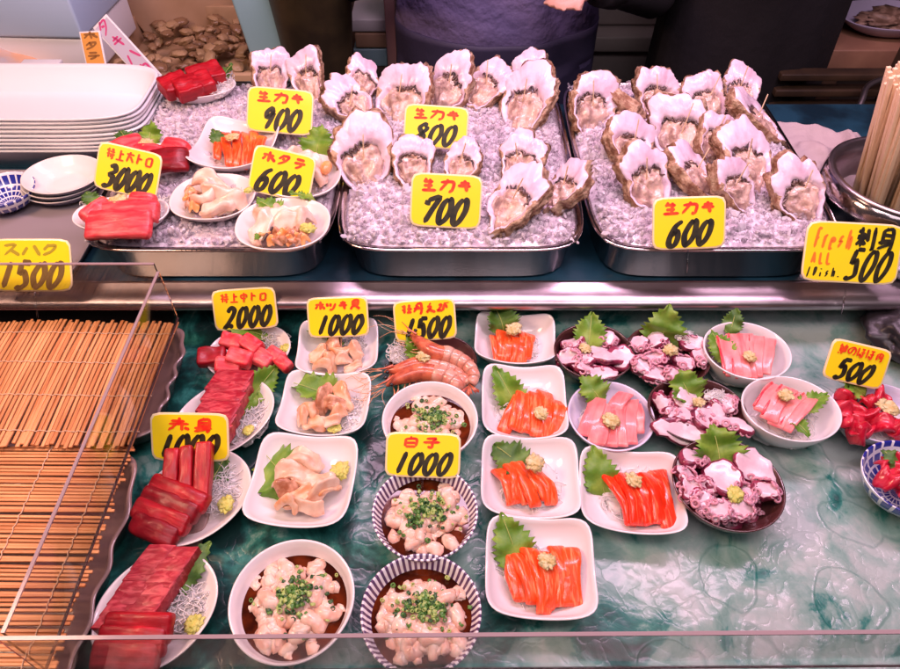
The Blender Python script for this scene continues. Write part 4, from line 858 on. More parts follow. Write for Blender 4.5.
fan([(762, 408, 781, 384, 14), (770, 416, 790, 386, 13), (778, 422, 800, 390, 12), (787, 426, 811, 394, 11)], .046, .006, AMBER, 'red-edged pink fish slice in the front deep white bowl', 'red-edged fish slices front', 340)
leaf(594, 391, 40, 34, 40, .030, 'green leaf at the back left of the lilac-white bowl', GLF, 51, rx=25); leaf(721, 347, 44, 26, 12, .042, 'green leaf at the left of the back right white bowl', GLF, 52, rx=20, ry=-25); leaf(733, 322, 30, 22, -20, .046, 'dark leaf tip at the back of the red-edged fish fan', GLF, 53, rx=40, m=LEAFD)
leaf(812, 402, 46, 24, -62, .046, 'green leaf lying right of the fish in the front deep white bowl', GLF, 54, rx=10); leaf(798, 424, 30, 18, -150, .044, 'small leaf at the front of the fish in the front deep white bowl', GLF, 55, rx=10)
dab(611, 420, 24, .040, 'yellow ginger dab on the pink fish in the lilac-white bowl', WASA, 51); dab(750, 356, 18, .056, 'yellow ginger dab on the back right pink fish', WASA, 52); dab(786, 395, 20, .056, 'yellow ginger dab on the front pink fish', WASA, 53)
rnd = random.Random(5)
for i in range(15):
    x, y = rnd.uniform(848, 905), rnd.uniform(392, 432)
    folded(x, y, rnd.uniform(20, 30), rnd.uniform(12, 18), .032 + rnd.uniform(0, .006), CHEEK, 'dark red cheek meat chunk under the tilted 500 sign', 'cheek meat chunks', 360 + i, rnd.uniform(0, 180), .016, 'cheek_meat_chunk')
for i in range(9):
    x, y = rnd.uniform(892, 925), rnd.uniform(462, 498)
    folded(x, y, 28, 18, .034 + rnd.uniform(0, .006), CHEEK, 'red fish chunk in the blue checked bowl', 'red chunks in the checked bowl', 380 + i, rnd.uniform(0, 180), .016, 'fish_chunk')
leaf(853, 387, 36, 26, 70, .036, 'green leaf below the tilted 500 sign', GLF, 56, rx=20); leaf(893, 460, 26, 22, 30, .040, 'green leaf in the blue checked bowl', GLF, 57, rx=20, m=LEAFD)
dab(888, 407, 26, .046, 'yellow ginger dab on the cheek meat', WASA, 57, hs=.35)

# ------------------------------------------------ prawns
def prawn(spine, wid, label, seed, z):
    """spine in photo pixels from nose to tail"""
    pts = [P(x, y, z + dz) for x, y, dz in spine]; c = pts[len(pts) // 2].copy(); c.z = 0; pts = smooth_path([p - c for p in pts], 8); m = len(pts); rnd = random.Random(seed)
    root = empty('whole_prawn', c); tag(root, label, 'prawn', 'whole prawns under the 1500 sign')
    def sub(a, b): return pts[int(a * (m - 1)):int(b * (m - 1)) + 1]
    w = wid * mpp(c)
    MB().add(tube(sub(.0, .46), lambda t: (w * (.08 + .92 * min(1, t * 1.5) ** .7) * .5, w * (.08 + .92 * min(1, t * 1.5) ** .7) * .55), 16)).build('head_shell', PRAWNR, root)
    mb = MB(); S = 6
    for i in range(S):
        a = .42 + .50 * i / S; b = a + .50 / S * 1.35; k0 = 1 - .55 * i / S
        q = sub(a, min(b, .96))
        mb.add(tube(q, lambda t, k0=k0: (w * .50 * k0 * (1 + .10 * math.sin(t * 3.1)), w * .54 * k0 * (1 + .10 * math.sin(t * 3.1))), 16))
    mb.build('body', PRAWNT, root)
    mb = MB(); e = pts[-1]; d = (pts[-1] - pts[-4]).normalized(); sd = Vector((-d.y, d.x, 0))
    for k in (-1, -.4, .4, 1):
        V = [e - d * .004 + Vector((0, 0, .001)), e + d * .010 + sd * k * .008, e + d * .013 + sd * k * .006, e + d * .008 + sd * k * .002]; V2 = [v - Vector((0, 0, .0008)) for v in V]
        mb.add(([tuple(v) for v in V + V2], [(0, 1, 2, 3), (7, 6, 5, 4), (0, 4, 5, 1), (1, 5, 6, 2), (2, 6, 7, 3), (3, 7, 4, 0)]))
    mb.build('tail_fan', PRAWNR, root)
    h = pts[0]; d = (pts[0] - pts[5]).normalized(); sd = Vector((-d.y, d.x, 0))
    MB().add(tube([h - d * .012 + Vector((0, 0, w * .45)), h + Vector((0, 0, w * .35)), h + d * .014 + Vector((0, 0, w * .5))], lambda t: .0018 * (1 - t * .8), 6)).build('rostrum', PRAWNR, root)
    for sgn in (-1, 1): MB().add(blob(.0024, (1, 1, 1), 0, 1, 0, 2)).build('eye', DARK, root, h - d * .004 + sd * sgn * w * .28 + Vector((0, 0, w * .25)))
    mb = MB()
    for i in range(9):
        sg = -1 if i % 2 else 1; q = h + d * .002 + sd * sg * .002; L = rnd.uniform(.025, .06); cv = rnd.uniform(-.9, .9); a = math.atan2(d.y, d.x) + sg * rnd.uniform(.0, .7); P_ = []
        for k in range(9): P_.append(q.copy()); q = q + Vector((math.cos(a), math.sin(a), .18 * math.sin(k * .6 + i))) * L / 8; a += cv * .22
        mb.add(tube(P_, lambda t: .00055 * (1 - .6 * t), 4, False))
    mb.build('antennae', PRAWN, root)
    mb = MB()
    for i in range(9):
        t = .10 + .055 * i; q = pts[int(t * (m - 1))]; sg = -1
        dd = (pts[int(t * (m - 1)) + 1] - q).normalized(); s2 = Vector((-dd.y, dd.x, 0)) * sg
        mb.add(tube(smooth_path([q - Vector((0, 0, w * .3)), q + s2 * w * .55 + dd * -.006 - Vector((0, 0, w * .25)), q + s2 * w * .75 - dd * .018 - Vector((0, 0, w * .35))], 3), lambda t: .0011 * (1 - .6 * t), 5))
    mb.build('legs', PRAWN, root)
prawn([(386, 386, .0), (400, 378, .002), (422, 372, .004), (444, 376, .004), (458, 384, .002), (464, 372, 0), (466, 366, 0)], 19, 'whole prawn curled along the front of its dish', 1, .026)
prawn([(410, 334, .012), (420, 342, .010), (434, 352, .008), (450, 356, .004), (466, 364, .002), (474, 376, .0), (468, 388, -.004)], 17, 'whole prawn lying at the back of its dish, nose on the 1500 sign', 2, .034)
prawn([(384, 372, .0), (398, 369, .002), (418, 364, .002), (438, 366, .002), (454, 371, .0), (466, 380, 0), (470, 386, 0)], 15, 'slimmer prawn squeezed between the other two', 3, .030)
dab(424, 356, 20, .044, 'yellow ginger dab between the prawns', WASA, 61); leaf(417, 348, 36, 30, 30, .036, 'small green leaf between the prawns', GLF, 61, rx=25); threads(400, 354, 28, 22, .024, 'white threads left of the prawns', 40, 62, .012)

# ================================================================== UPPER DISHES
UZ = .119
oval('u1', (73, 215, 169, 211), .037, 'oval white plate of fatty tuna at the front left corner of the ice', UZ, .022, WHITE, 'plates standing on the ice')
oval('u2', (114, 168, 192, 150), .038, 'oval white plate of fatty tuna behind the 3000 sign', UZ, .020, WHITE, 'plates standing on the ice')
oval('u3', (160, 90, 236, 84), .036, 'oval white plate of red tuna blocks at the back left of the ice', UZ, .020, WHITE, 'plates standing on the ice')
sqd('u4', 235, 144, 76, 46, 'white square dish of salmon on the ice beside the 900 sign', -6, .022, UZ, group='plates standing on the ice')
dish('u5', 'scalloped_dish', 213, 196, 84, 46, UZ, .020, 2.3, 'plate', WARMW, 'small cream dish of scallop left of the 600 sign', 'dish', 'plates standing on the ice')
dish('u6', 'scalloped_dish', 283, 223, 94, 52, UZ, .022, 2.3, 'plate', WARMW, 'cream shell-shaped dish of scallop at the front of the left ice tray', 'dish', 'plates standing on the ice')
dish('u7', 'scalloped_dish', 303, 175, 76, 44, UZ, .018, 2.3, 'plate', WARMW, 'cream dish of scallop behind the 600 sign', 'dish', 'plates standing on the ice')
for i, (x, y, w, ya) in enumerate(((118, 224, 66, 3), (128, 212, 60, 5), (100, 212, 34, 60), (140, 204, 28, -10))):
    c = P(x, y, .150 - .003 * (i == 0)); s = mpp(c); slab('tuna_slice', c, w * s, 26 * s if i else 32 * s, .014, R(ya), TORO, 'fatty pink tuna slice on the plate in front of the 3000 sign', 'sashimi', 'fatty tuna slices front', seed=400 + i, roll=25, arch=.004, amp=.08, r=.006)
for i, (x, y, w, ya) in enumerate(((128, 148, 36, 40), (168, 160, 40, 10), (172, 150, 30, -20), (146, 156, 30, 0))):
    c = P(x, y, .148); s = mpp(c); slab('tuna_slice', c, w * s, 28 * s, .014, R(ya), TORO if i != 1 else TUNAD, 'fatty tuna slice on the plate behind the 3000 sign', 'sashimi', 'fatty tuna slices rear', seed=410 + i, roll=20, arch=.004, amp=.08, r=.006)
for i, (x, y, w, ya) in enumerate(((175, 86, 28, 40), (188, 88, 26, 35), (206, 76, 34, 35), (200, 84, 26, 35))):
    c = P(x, y, .150); s = mpp(c); slab('tuna_block', c, w * s, 24 * s, .024, R(ya), TUNA, 'thick red tuna block on the farthest ice plate', 'sashimi', 'red tuna blocks', seed=420 + i, roll=16, amp=.08, r=.004)
dab(118, 200, 22, .158, 'ginger dab on the fatty tuna in front of the 3000 sign', WASA, 71); dab(146, 144, 22, .156, 'ginger dab on the fatty tuna behind the 3000 sign', WASA, 72)
leaf(150, 134, 28, 26, 0, .150, 'green leaf above the fatty tuna behind the 3000 sign', GLF, 71, rx=35); leaf(90, 198, 18, 18, 40, .146, 'small dark leaf at the left of the front fatty tuna', GLF, 72, rx=30, m=LEAFD); leaf(124, 136, 20, 20, 40, .146, 'small dark leaf left of the rear fatty tuna', GLF, 73, rx=30, m=LEAFD)
threads(222, 86, 24, 22, .134, 'daikon threads right of the farthest tuna blocks', 40, 71, .014); leaf(226, 72, 24, 16, -30, .146, 'dark leaf behind the farthest tuna blocks', GLF, 74, rx=30, m=LEAFD)
threads(92, 208, 22, 22, .134, 'daikon threads left of the front fatty tuna', 24, 72, .010); threads(160, 208, 22, 22, .132, 'daikon threads right of the front fatty tuna', 24, 73, .010)
strips(222, 128, 220, 163, 260, 130, 6, .142, .007, SALM, 'salmon_strip', 'salmon strip on the ice beside the 900 sign', 'sashimi', 'salmon strips on the ice', arch=.005, seed=9)
dab(232, 137, 17, .156, 'ginger dab on the salmon beside the 900 sign', WASA, 73); leaf(217, 138, 26, 16, 25, .146, 'dark leaf left of the salmon beside the 900 sign', GLF, 75, rx=30, m=LEAFD)
for i, (x, y, w, h, ya) in enumerate(((212, 182, 40, 18, -5), (222, 190, 40, 18, 10), (204, 192, 30, 16, 30), (216, 204, 36, 16, -5), (232, 200, 30, 16, 0))):
    folded(x, y, w, h, .148, SCALLOP, 'pale scallop slice on the cream dish left of the 600 sign', 'scallop slices left', 430 + i, ya, .020, 'scallop_slice')
for i in range(8):
    folded(188 + (i % 3) * 4, 190 + i * 2.2, 11, 9, .142, ROE if i % 2 else HOKKI2, 'small brown-orange scallop frill left of the scallop slices', 'scallop frills left', 440 + i, i * 40, .010, 'scallop_frill')
for i, (x, y, w, h, ya) in enumerate(((272, 212, 40, 20, 10), (290, 208, 36, 20, -20), (262, 224, 36, 20, 40), (282, 222, 38, 18, 0), (302, 218, 28, 18, 60))):
    folded(x, y, w, h, .150, SCALLOP, 'thick pale scallop slice on the shell-shaped dish in front', 'scallop slices front', 450 + i, ya, .020, 'scallop_slice')
for i in range(16):
    folded(266 + (i % 8) * 5.5, 232 + (i // 8) * 7, 11, 8, .146, (ROE, HOKKI2, OYF)[0 if i % 3 == 0 else (2 if i % 7 == 1 else 1)], 'brown scallop frill at the front of the shell-shaped dish', 'scallop frills front', 470 + i, i * 50, .010, 'scallop_frill')
for i, (x, y, w, h, ya) in enumerate(((288, 160, 34, 18, 20), (304, 162, 34, 20, 0), (312, 168, 34, 22, -10))):
    folded(x, y, w, h, .150, SCALLOP, 'pale scallop slice behind the 600 sign', 'scallop slices rear', 490 + i, ya, .022, 'scallop_slice')
c = P(326, 168, .148); tag(MB().add(blob(.010, (.8, 1.25, .8), .1, 1, 3, 3)).build('scallop_roe', ROE, None, c, (0, 0, R(-10))), 'plump orange scallop roe right of the rear scallop slices', 'roe')
leaf(318, 143, 40, 38, -10, .146, 'large bright green leaf behind the 600 sign', GLF, 76, rx=35); leaf(270, 207, 34, 28, 60, .142, 'green leaf left of the front scallop slices', GLF, 77, rx=20); leaf(304, 196, 30, 16, 90, .144, 'thin green leaf behind the front scallop slices', GLF, 78, rx=30)
leaf(262, 234, 26, 14, 160, .142, 'small green leaf at the front left of the shell-shaped dish', GLF, 79); dab(308, 228, 20, .152, 'pale wasabi right of the front scallop slices', WASAG, 74, 'wasabi', .6); dab(248, 190, 12, .146, 'small wasabi dab left of the 600 sign', WASAG, 75, 'wasabi', .6)

# ================================================================== OYSTERS
def oyster(px, py, L, roll, tilt, label, seed, z=.142, wf=.70, pick=True, side=0, group='opened oysters on ice'):
    rnd = random.Random(seed); L *= 1.18 if px > 580 else 1.12; roll += rnd.uniform(-13, 13); tilt += rnd.uniform(-9, 9); W = L * wf * rnd.uniform(.76, 1.02); N = 84; c = P(px, py, z); root = empty('oyster', c, (R(tilt), R(side), R(roll))); tag(root, label, 'oyster', group)
    def out(t):
        # t=0 to the wide far lip (+Y), pi at the hinge
        cc, ss = math.cos(t), math.sin(t); r = 1 + .30 * nz((cc, ss, 0), 1.5, seed) + .10 * nz((cc, ss, 0), 4, seed) + .05 * nz((cc, ss, 0), 11, seed)
        x = W / 2 * math.sin(t) * (1 + .36 * math.cos(t)) * r + W * .09 * math.sin(seed) * math.cos(t) ** 2 * (1 if math.cos(t) > 0 else -1); y = L / 2 * math.cos(t) * r + L * .02; return x, y
    fr = [1 + .07 * nz((i * .22, seed, 0), 1) for i in range(N)]
    flk = [[1 + .16 * nz((math.cos(2 * math.pi * i / N) * 3, math.sin(2 * math.pi * i / N) * 3, q * 7), 1, seed) + .03 * nz((i * .9, q, 0), 1, seed) for i in range(N)] for q in range(10)]
    pts = [out(2 * math.pi * i / N) for i in range(N)]
    wide = [max(0, math.cos(2 * math.pi * i / N)) for i in range(N)]
    cyc = -L * .10  # cavity centre shifts to the hinge half
    def ring(k, zf, ruf=0, fl=0):
        o = []
        for i, (x, y) in enumerate(pts):
            kk = k
            f = fr[i] if ruf else 1
            X = x * kk * f; Y = cyc + (y - cyc) * kk * f
            zz = zf(i) if callable(zf) else zf
            zz += ruf * .0035 * nz((math.cos(2 * math.pi * i / N) * 2.6, math.sin(2 * math.pi * i / N) * 2.6, 2), 1, seed)
            if fl: X *= flk[fl][i]; Y = cyc + (Y - cyc) * flk[fl][i]
            o.append((X, Y, zz + .004 * nz((X * 40, Y * 40, 0), 1, seed) * (1 if k > .4 else .2)))
        return o
    # inner nacre: cavity, then broad pale lip at the wide end
    cav = lambda i: .60 - .04 * wide[i]
    def rc(k, zf): # cavity ring scaled individually
        o = []
        for i, (x, y) in enumerate(pts):
            q = k * (.80 - .34 * wide[i] ** .7) * (1 + .08 * nz((math.cos(i * .15), math.sin(i * .15), 1), 2, seed)); o.append((x * q, cyc + (y - cyc) * q, zf))
        return o
    inner = [ring(1.0, lambda i: .004 + .005 * wide[i], 1), ring(.96, lambda i: .006 + .006 * wide[i], .6), rc(1.20, .0068), rc(1.07, .0058), rc(.97, .0005), rc(.85, -.005), rc(.5, -.007), rc(.1, -.007)]
    # blend the first cavity rings so they never cross the lip
    V, Fc = rings(inner, False, True); mi_ = MB().add((V, Fc))
    for i in range(2 * N):
        if wide[i % N] < .25 + .25 * nz((i * .2, seed, 0), 1): mi_.m[i] = 1
    mi_.build('inner_shell', [SHELLI, SHELLO], root)
    hz = -L * .16
    outer = [ring(1.0, lambda i: .004 + .005 * wide[i], 1), ring(1.03, lambda i: .001 + .002 * wide[i], 1, 1), ring(.97, -.0015, 1, 2), ring(1.04, -.004, 1, 3), ring(.95, -.006, 1, 4), ring(1.0, -.0085, 1, 5), ring(.88, -.011, 1, 6), ring(.92, -.014, 1, 7), ring(.72, hz * .9), ring(.35, hz), ring(.05, hz)]
    V, Fc = rings(outer, False, True); MB().add((V, [tuple(reversed(f)) for f in Fc])).build('outer_shell', SHELLO, root)
    # meat
    mv = []; v, f = ico(3)
    for p in v:
        t = math.atan2(p.x, p.y); i = int((t % (2 * math.pi)) / (2 * math.pi) * N) % N; x, y = pts[i]; q = (.77 - .33 * wide[i] ** .7) * math.sqrt(p.x ** 2 + p.y ** 2)
        mv.append((x * q, cyc + (y - cyc) * q, -.002 + p.z * .0080 + .0085 * nz(p, 2.2, seed) + .0060 * abs(nz(p, 4.5, seed))))
    MB().add((mv, f)).build('meat', OYM, root)
    # dark frilled mantle round the upper edge of the meat
    mb = MB(); mc = rnd.uniform(-.7, .7); sp_ = rnd.uniform(.8, 1.5); A, B = mc - sp_, mc + sp_; K = 60; V = []; Fc = []
    for k in range(K + 1):
        t = A + (B - A) * k / K; i = (t % (2 * math.pi)) / (2 * math.pi) * N; i0 = int(i) % N; fr_ = i - int(i); x, y = pts[i0][0] * (1 - fr_) + pts[(i0 + 1) % N][0] * fr_, pts[i0][1] * (1 - fr_) + pts[(i0 + 1) % N][1] * fr_; q = (.78 - .335 * wide[i0] ** .7)
        wv = .22 * nz((k * .16, seed, 0), 1) + .03 * nz((k * .3, seed, 3), 1)
        e = math.sin(math.pi * k / K) ** .5
        for s, (dq, dz) in enumerate(((-.035 * e + wv, .0044), (-.01 + wv, .0054), (.012 * e + wv, .0046), (.03 * e + wv, .0026))):
            Q = q + dq; V.append((x * Q, cyc + (y - cyc) * Q, dz + .0012 * nz((k * .13, seed, 1), 1)))
    for k in range(K):
        for s in range(3): a = k * 4 + s; Fc.append((a, a + 1, a + 5, a + 4))
    o = MB().add((V, Fc)).build('mantle', OYF, root); so = o.modifiers.new('t', 'SOLIDIFY'); so.thickness = .001
    if pick:
        M = T(c, (R(tilt), R(side), R(roll))); bpt = M @ Vector((rnd.uniform(-.1, .1) * W, L * .02, .004)); tip = bpt + Vector((rnd.uniform(-.010, .012), rnd.uniform(-.004, .010), rnd.uniform(.030, .040)))
        t_ = MB().add(tube([bpt - (tip - bpt) * .15 - bpt, Vector((0, 0, 0)), (tip - bpt) * .95, tip - bpt], lambda t: .00085 if t < .9 else .0004, 6)).build('toothpick', WOODP, None, bpt)
        tag(t_, 'toothpick in the ' + label.replace('narrow pink-lipped oyster','oyster').replace(', dark frill across it',''), 'toothpick', 'toothpicks in the oysters')
OY = [  # px, py, length m, roll, tilt, label
    (271, 78, .085, 10, 40, 'narrow pink-lipped oyster at the back of the left tray, left of its twin'), (308, 80, .085, -8, 40, 'pink-lipped oyster at the back right corner of the left tray'),
    (363, 82, .072, 10, 35, 'small oyster at the very back left of the middle tray'), (353, 106, .088, 55, 30, 'oyster lying aslant at the back left of the middle tray, dark frill across it'),
    (403, 100, .105, -20, 40, 'tall fan-shaped oyster behind the left end of the 800 sign'), (447, 88, .100, -22, 42, 'pointed bright-lipped oyster at the back middle of the middle tray'),
    (487, 88, .088, -55, 30, 'dark brown oyster lying aslant right of the pointed one'), (530, 80, .078, -15, 36, 'oyster mostly hidden behind the large one at the back right of the middle tray'), (527, 106, .118, -38, 36, 'largest oyster of the middle tray, right of the 800 sign'),
    (363, 162, .105, 4, 42, 'oyster with a squared white lip at the left of the middle tray'), (414, 165, .072, -4, 38, 'oyster behind the left half of the 700 sign'), (461, 167, .070, -10, 36, 'oyster behind the right half of the 700 sign'),
    (519, 164, .080, -4, 32, 'oyster with a low white lip behind the front right oysters'), (514, 204, .092, -35, 32, 'frontmost oyster of the middle tray, hinge pointing to the lower left'), (564, 190, .074, -52, 30, 'small oyster with a toothpick at the right edge of the middle tray'),
    (592, 108, .088, 8, 38, 'oyster at the back left corner of the right tray'), (620, 102, .078, 70, 20, 'thin oyster standing on edge at the back of the right tray'), (657, 98, .076, 4, 40, 'oyster showing only its rounded lip at the back of the right tray'),
    (706, 102, .074, 0, 36, 'oyster with a wide pink meat at the back of the right tray'), (738, 92, .080, -12, 36, 'oyster at the far back right of the right tray'), (757, 120, .090, 42, 36, 'oyster with a broad lip at the right edge of the right tray'),
    (678, 133, .098, 4, 42, 'tall oyster in the centre of the right tray'), (630, 148, .085, 22, 34, 'oyster at the left edge of the right tray, second row'), (714, 142, .078, -8, 36, 'small oyster between the centre and the long pale ones'),
    (748, 164, .105, 28, 38, 'long pale oyster at the right of the right tray'), (645, 182, .088, 18, 34, 'oyster at the front left behind the 600 sign'), (694, 174, .084, 30, 34, 'oyster just above the right end of the 600 sign'), (735, 188, .070, 20, 34, 'brown-shelled oyster above and right of the 600 sign'), (800, 196, .084, 12, 36, 'oyster standing alone at the front right corner of the right tray')]
for i, (x, y, L, ro, ti, lb) in enumerate(OY):
    oyster(x, y, L, ro, ti, lb, 500 + i, z=.140 if y > 95 else .142, pick=(i not in (2, 7, 16, 10)), wf=.74 if i != 16 else .5, side=(60 if i == 16 else random.Random(i).uniform(-22, 22)))

# ================================================================== LEFT UPPER ITEMS
def foam_tray(z, k):
    N = 96; a, b = .205, .090
    def ring(s, z_, n=5): return [(*sup(a - s, b - s, n, 2 * math.pi * i / N)[:2], z_) for i in range(N)]
    return rings([ring(.022, 0), ring(.018, .001), ring(.003, .038), ring(0, .040), ring(0, .042), ring(.0015, .043), ring(.005, .042), ring(.008, .038), ring(.022, .004), ring(.026, .003)])
ft = None
for k in range(9):
    if ft is None: ft = MB().add(foam_tray(0, 0)).build('foam_tray', FOAM); o = ft
    else: o = copy_tree(ft)
    o.location = (-.675 + .0015 * math.sin(k * 2), 1.02 + .001 * math.cos(k), .053 + k * .0068); o.rotation_euler = (0, 0, R(.4 * math.sin(k * 3)))
    tag(o, 'top foam tray of the white stack, open and empty' if k == 8 else 'white foam tray in the stack below the top one', 'foam tray', 'stacked white foam trays')
ds = None; NAVY = mat('navy_band_glaze', (.05, .05, .12), .25, coat=.4)
for k in range(3):
    c = P(62, 174 + (2 - k) * 4.5, .092 - (2 - k) * .010); a = 39 * mpp(c); V, Fc = dish_mesh(a, a * .88, .020, 2, 'plate')
    mb = MB().add((V, Fc)); N = 72
    for i in range(len(Fc)):
        if 2 * N <= i < 5 * N: mb.m[i] = 1
    o = mb.build('small_plate', [WARMW, NAVY], None, (c.x, c.y, c.z - .020), (0, 0, 0)); tag(o, ('bottom', 'middle', 'top')[k] + ' cream plate of the small stack beside the foam trays', 'plate', 'stacked small cream plates')
c = P(4, 192, .08); o = MB().add(dish_mesh(.045, .045, .03, 2, 'bowl')).build('checked_bowl', CHECK, None, (c.x, c.y, .055)); tag(o, 'navy and white checked bowl at the far left beside the plate stack', 'bowl')
# steel tray under them
def steel_plate(): 
    N = 80
    def ring(s, z_): return [(*sup(.20 - s, .135 - s, 8, 2 * math.pi * i / N)[:2], z_) for i in range(N)]
    return rings([ring(.006, 0), ring(0, .012), ring(0, .0135), ring(.003, .0135), ring(.008, .003), ring(.02, .002)])
tag(MB().add(steel_plate()).build('steel_drip_tray', mat('satin_grey_steel', (.42, .36, .38), .42, metal=.35, bump=.2, bscale=25), None, (-.70, .79, .053)), 'shallow ribbed steel tray at the left under the stack of small plates', 'tray')

# chopsticks in a steel pot, cloth
c = P(908, 176, .14); cx, cy = c.x, c.y; root = empty('steel_pot', (cx, cy, .053)); tag(root, 'round stainless pot holding the bundle of chopsticks at the right edge', 'pot')
N = 64
def cr(r, z): return [(r * math.cos(2 * math.pi * i / N), r * math.sin(2 * math.pi * i / N), z) for i in range(N)]
MB().add(rings([cr(.070, 0), cr(.095, .004), cr(.106, .02), cr(.108, .05), cr(.104, .078), cr(.098, .084)], True, False)).build('pot_body', STEEL, root)
MB().add(rings([cr(.098, .084), cr(.102, .087), cr(.098, .090), cr(.092, .088), cr(.090, .06), cr(.088, .01)], False, True)).build('pot_rim', STEEL2, root)
rnd = random.Random(3); cs = None
CHW = mat('chopstick_wood', (.86, .62, .40), .55, c2=(.88, .64, .42), nscale=120)
for i in range(135):
    a = rnd.uniform(0, 6.28); r = math.sqrt(rnd.random()) * .049
    o_ = MB().add(rbox(.0055, .0055, .21 + rnd.uniform(-.012, .004), .001, (1, 1, 1))).build('chopsticks', CHW) if cs is None else cs.copy()
    if cs is None: cs = o_
    else: col.objects.link(o_)
    o_.location = (cx - .012 + r * math.cos(a), cy + .01 + r * math.sin(a), .053 + .115 + rnd.uniform(-.006, .006)); o_.rotation_euler = (R(rnd.uniform(-1.5, 1.5)) - r * math.sin(a) * .8, R(rnd.uniform(-1.5, 1.5)) + r * math.cos(a) * .8 - .16, rnd.uniform(-.2, .2)); tag(o_, 'pale wooden chopstick in the bundle standing in the steel pot', 'chopstick', 'chopsticks in the steel pot')
CLOTH = mat('grey_cloth', (.50, .40, .40), .8, bump=.5, bscale=90, bdist=.003)
c = P(820, 158, .07)
V = []; K = 40
for j in range(K + 1):
    for i in range(K + 1):
        u, v = i / K * 2 - 1, j / K * 2 - 1; x, y = .088 * u, .085 * v; e = 1 - max(abs(u), abs(v)) ** 6
        V.append((x + .01 * nz((u, v, 0), 2), y + .01 * nz((u, v, 3), 2), .002 + e * (.035 + .018 * nz((u, v, 1), 1.8) + .007 * nz((u, v, 2), 5))))
o = MB().add((V, [(j * (K + 1) + i, j * (K + 1) + i + 1, (j + 1) * (K + 1) + i + 1, (j + 1) * (K + 1) + i) for j in range(K) for i in range(K)])).build('folded_cloth', CLOTH, None, (c.x, c.y, .054), (0, 0, R(-10)))
tag(o, 'crumpled pale grey cloth between the right ice tray and the steel pot', 'cloth')
# dark bag at right by the rail
c = P(893, 330, .03); o = MB().add(blob(.07, (.72, .75, .45), .25, 1.6, 3, 4)).build('dark_bag', mat('dark_plastic', (.02, .017, .02), .35, bump=.5, bscale=30, bdist=.004), None, (c.x + .025, c.y, .022)); tag(o, 'dark plastic bag below the large Fresh sign at the right edge', 'bag')
c = P(898, 262, .08); o = MB().add(blob(.02, (1, .7, .7), .5, 2, 4, 3)).build('clear_clip', mat('milky_clip', (.7, .66, .74), .2, trans=.4), None, (c.x + .008, c.y - .01, .078)); tag(o, 'milky plastic clip at the lower right corner of the Fresh sign', 'clip')
# ================================================================== BACKGROUND
def bbox(name, px0, px1, y, z0, z1, dep, m, label, cat, rz=0, group=None, r=.004, inner=None):
    p, q = PY(px0, 40, y), PY(px1, 40, y); w = q.x - p.x; o = MB().add(rbox(w, dep, z1 - z0, r, (2, 2, 2))).build(name, m, None, ((p.x + q.x) / 2, y + dep / 2, (z0 + z1) / 2), (0, 0, R(rz)))
    if label: tag(o, label, cat, group)
    return o
def crate(name, cx, cy, cz, w, d, h, m, label, cat, rz=0, fill=None, th=.012, rot=(0, 0)):
    root = empty(name, (cx, cy, cz), (R(rot[0]), R(rot[1]), R(rz))); tag(root, label, cat)
    for i, (x, y, sx, sy) in enumerate(((0, -d / 2 + th / 2, w, th), (0, d / 2 - th / 2, w, th), (-w / 2 + th / 2, 0, th, d - 2 * th), (w / 2 - th / 2, 0, th, d - 2 * th))):
        MB().add(rbox(sx, sy, h, .002, (2, 2, 2))).build('side_panel', m, root, (x, y, h / 2))
    MB().add(box(w - 2 * th, d - 2 * th, th, (0, 0, th / 2 + .001))).build('bottom_panel', m, root, smooth=False); return root
CARD = mat('cardboard', (.42, .26, .15), .7, c2=(.5, .32, .2), nscale=8); BLUEF = mat('blue_white_foam', (.50, .66, .85), .5); WOOD = mat('crate_wood', (.36, .22, .12), .6, c2=(.48, .31, .18), nscale=14)
DKW = mat('dark_wood', (.03, .018, .012), .5, c2=(.06, .035, .02), nscale=10); PTEAL = mat('pale_teal_board', (.27, .45, .50), .3)
tag(MB().add(rbox(1.35, .9, .03, .004, (2, 2, 1))).build('rear_worktop', DKW, None, (-.66, 1.76, -.06)), 'dark worktop behind the stall, under the boxes', 'worktop')
# styrofoam box (blue lid) top left
root = empty('foam_box', (-.86, 1.42, .03), (0, 0, R(-3))); tag(root, 'blue and white foam fish box in the top left corner', 'foam box')
MB().add(rbox(.34, .22, .075, .006, (2, 2, 2))).build('box_body', FOAM, root, (0, 0, .0375)); MB().add(rbox(.35, .23, .10, .006, (2, 2, 2))).build('lid', BLUEF, root, (0, 0, .127))
tag(MB().add(rbox(.30, .22, .20, .004, (2, 2, 2))).build('cardboard_box', CARD, None, (-.60, 1.72, .055), (R(0), R(-22), R(20))), 'brown cardboard box leaning beside the blue foam box', 'box')
c = P(20, 54, .06); tag(MB().add(rbox(.16, .22, .05, .02, (6, 6, 2), lambda v: v + Vector((0, 0, .012 * nz(v, 18, 2))))).build('plastic_pack', mat('pale_film', (.55, .50, .52), .25, c2=(.75, .42, .25), nscale=14, coat=.5), None, (c.x - .01, c.y, .06), (R(10), R(18), R(20))), 'clear-wrapped pack with orange contents left behind the foam trays', 'pack')
tag(MB().add(rbox(.07, .03, .02, .003, (2, 2, 1))).build('paper_label', FOAM, None, P(42, 68, .10)), 'small pale label just behind the foam tray stack', 'label')
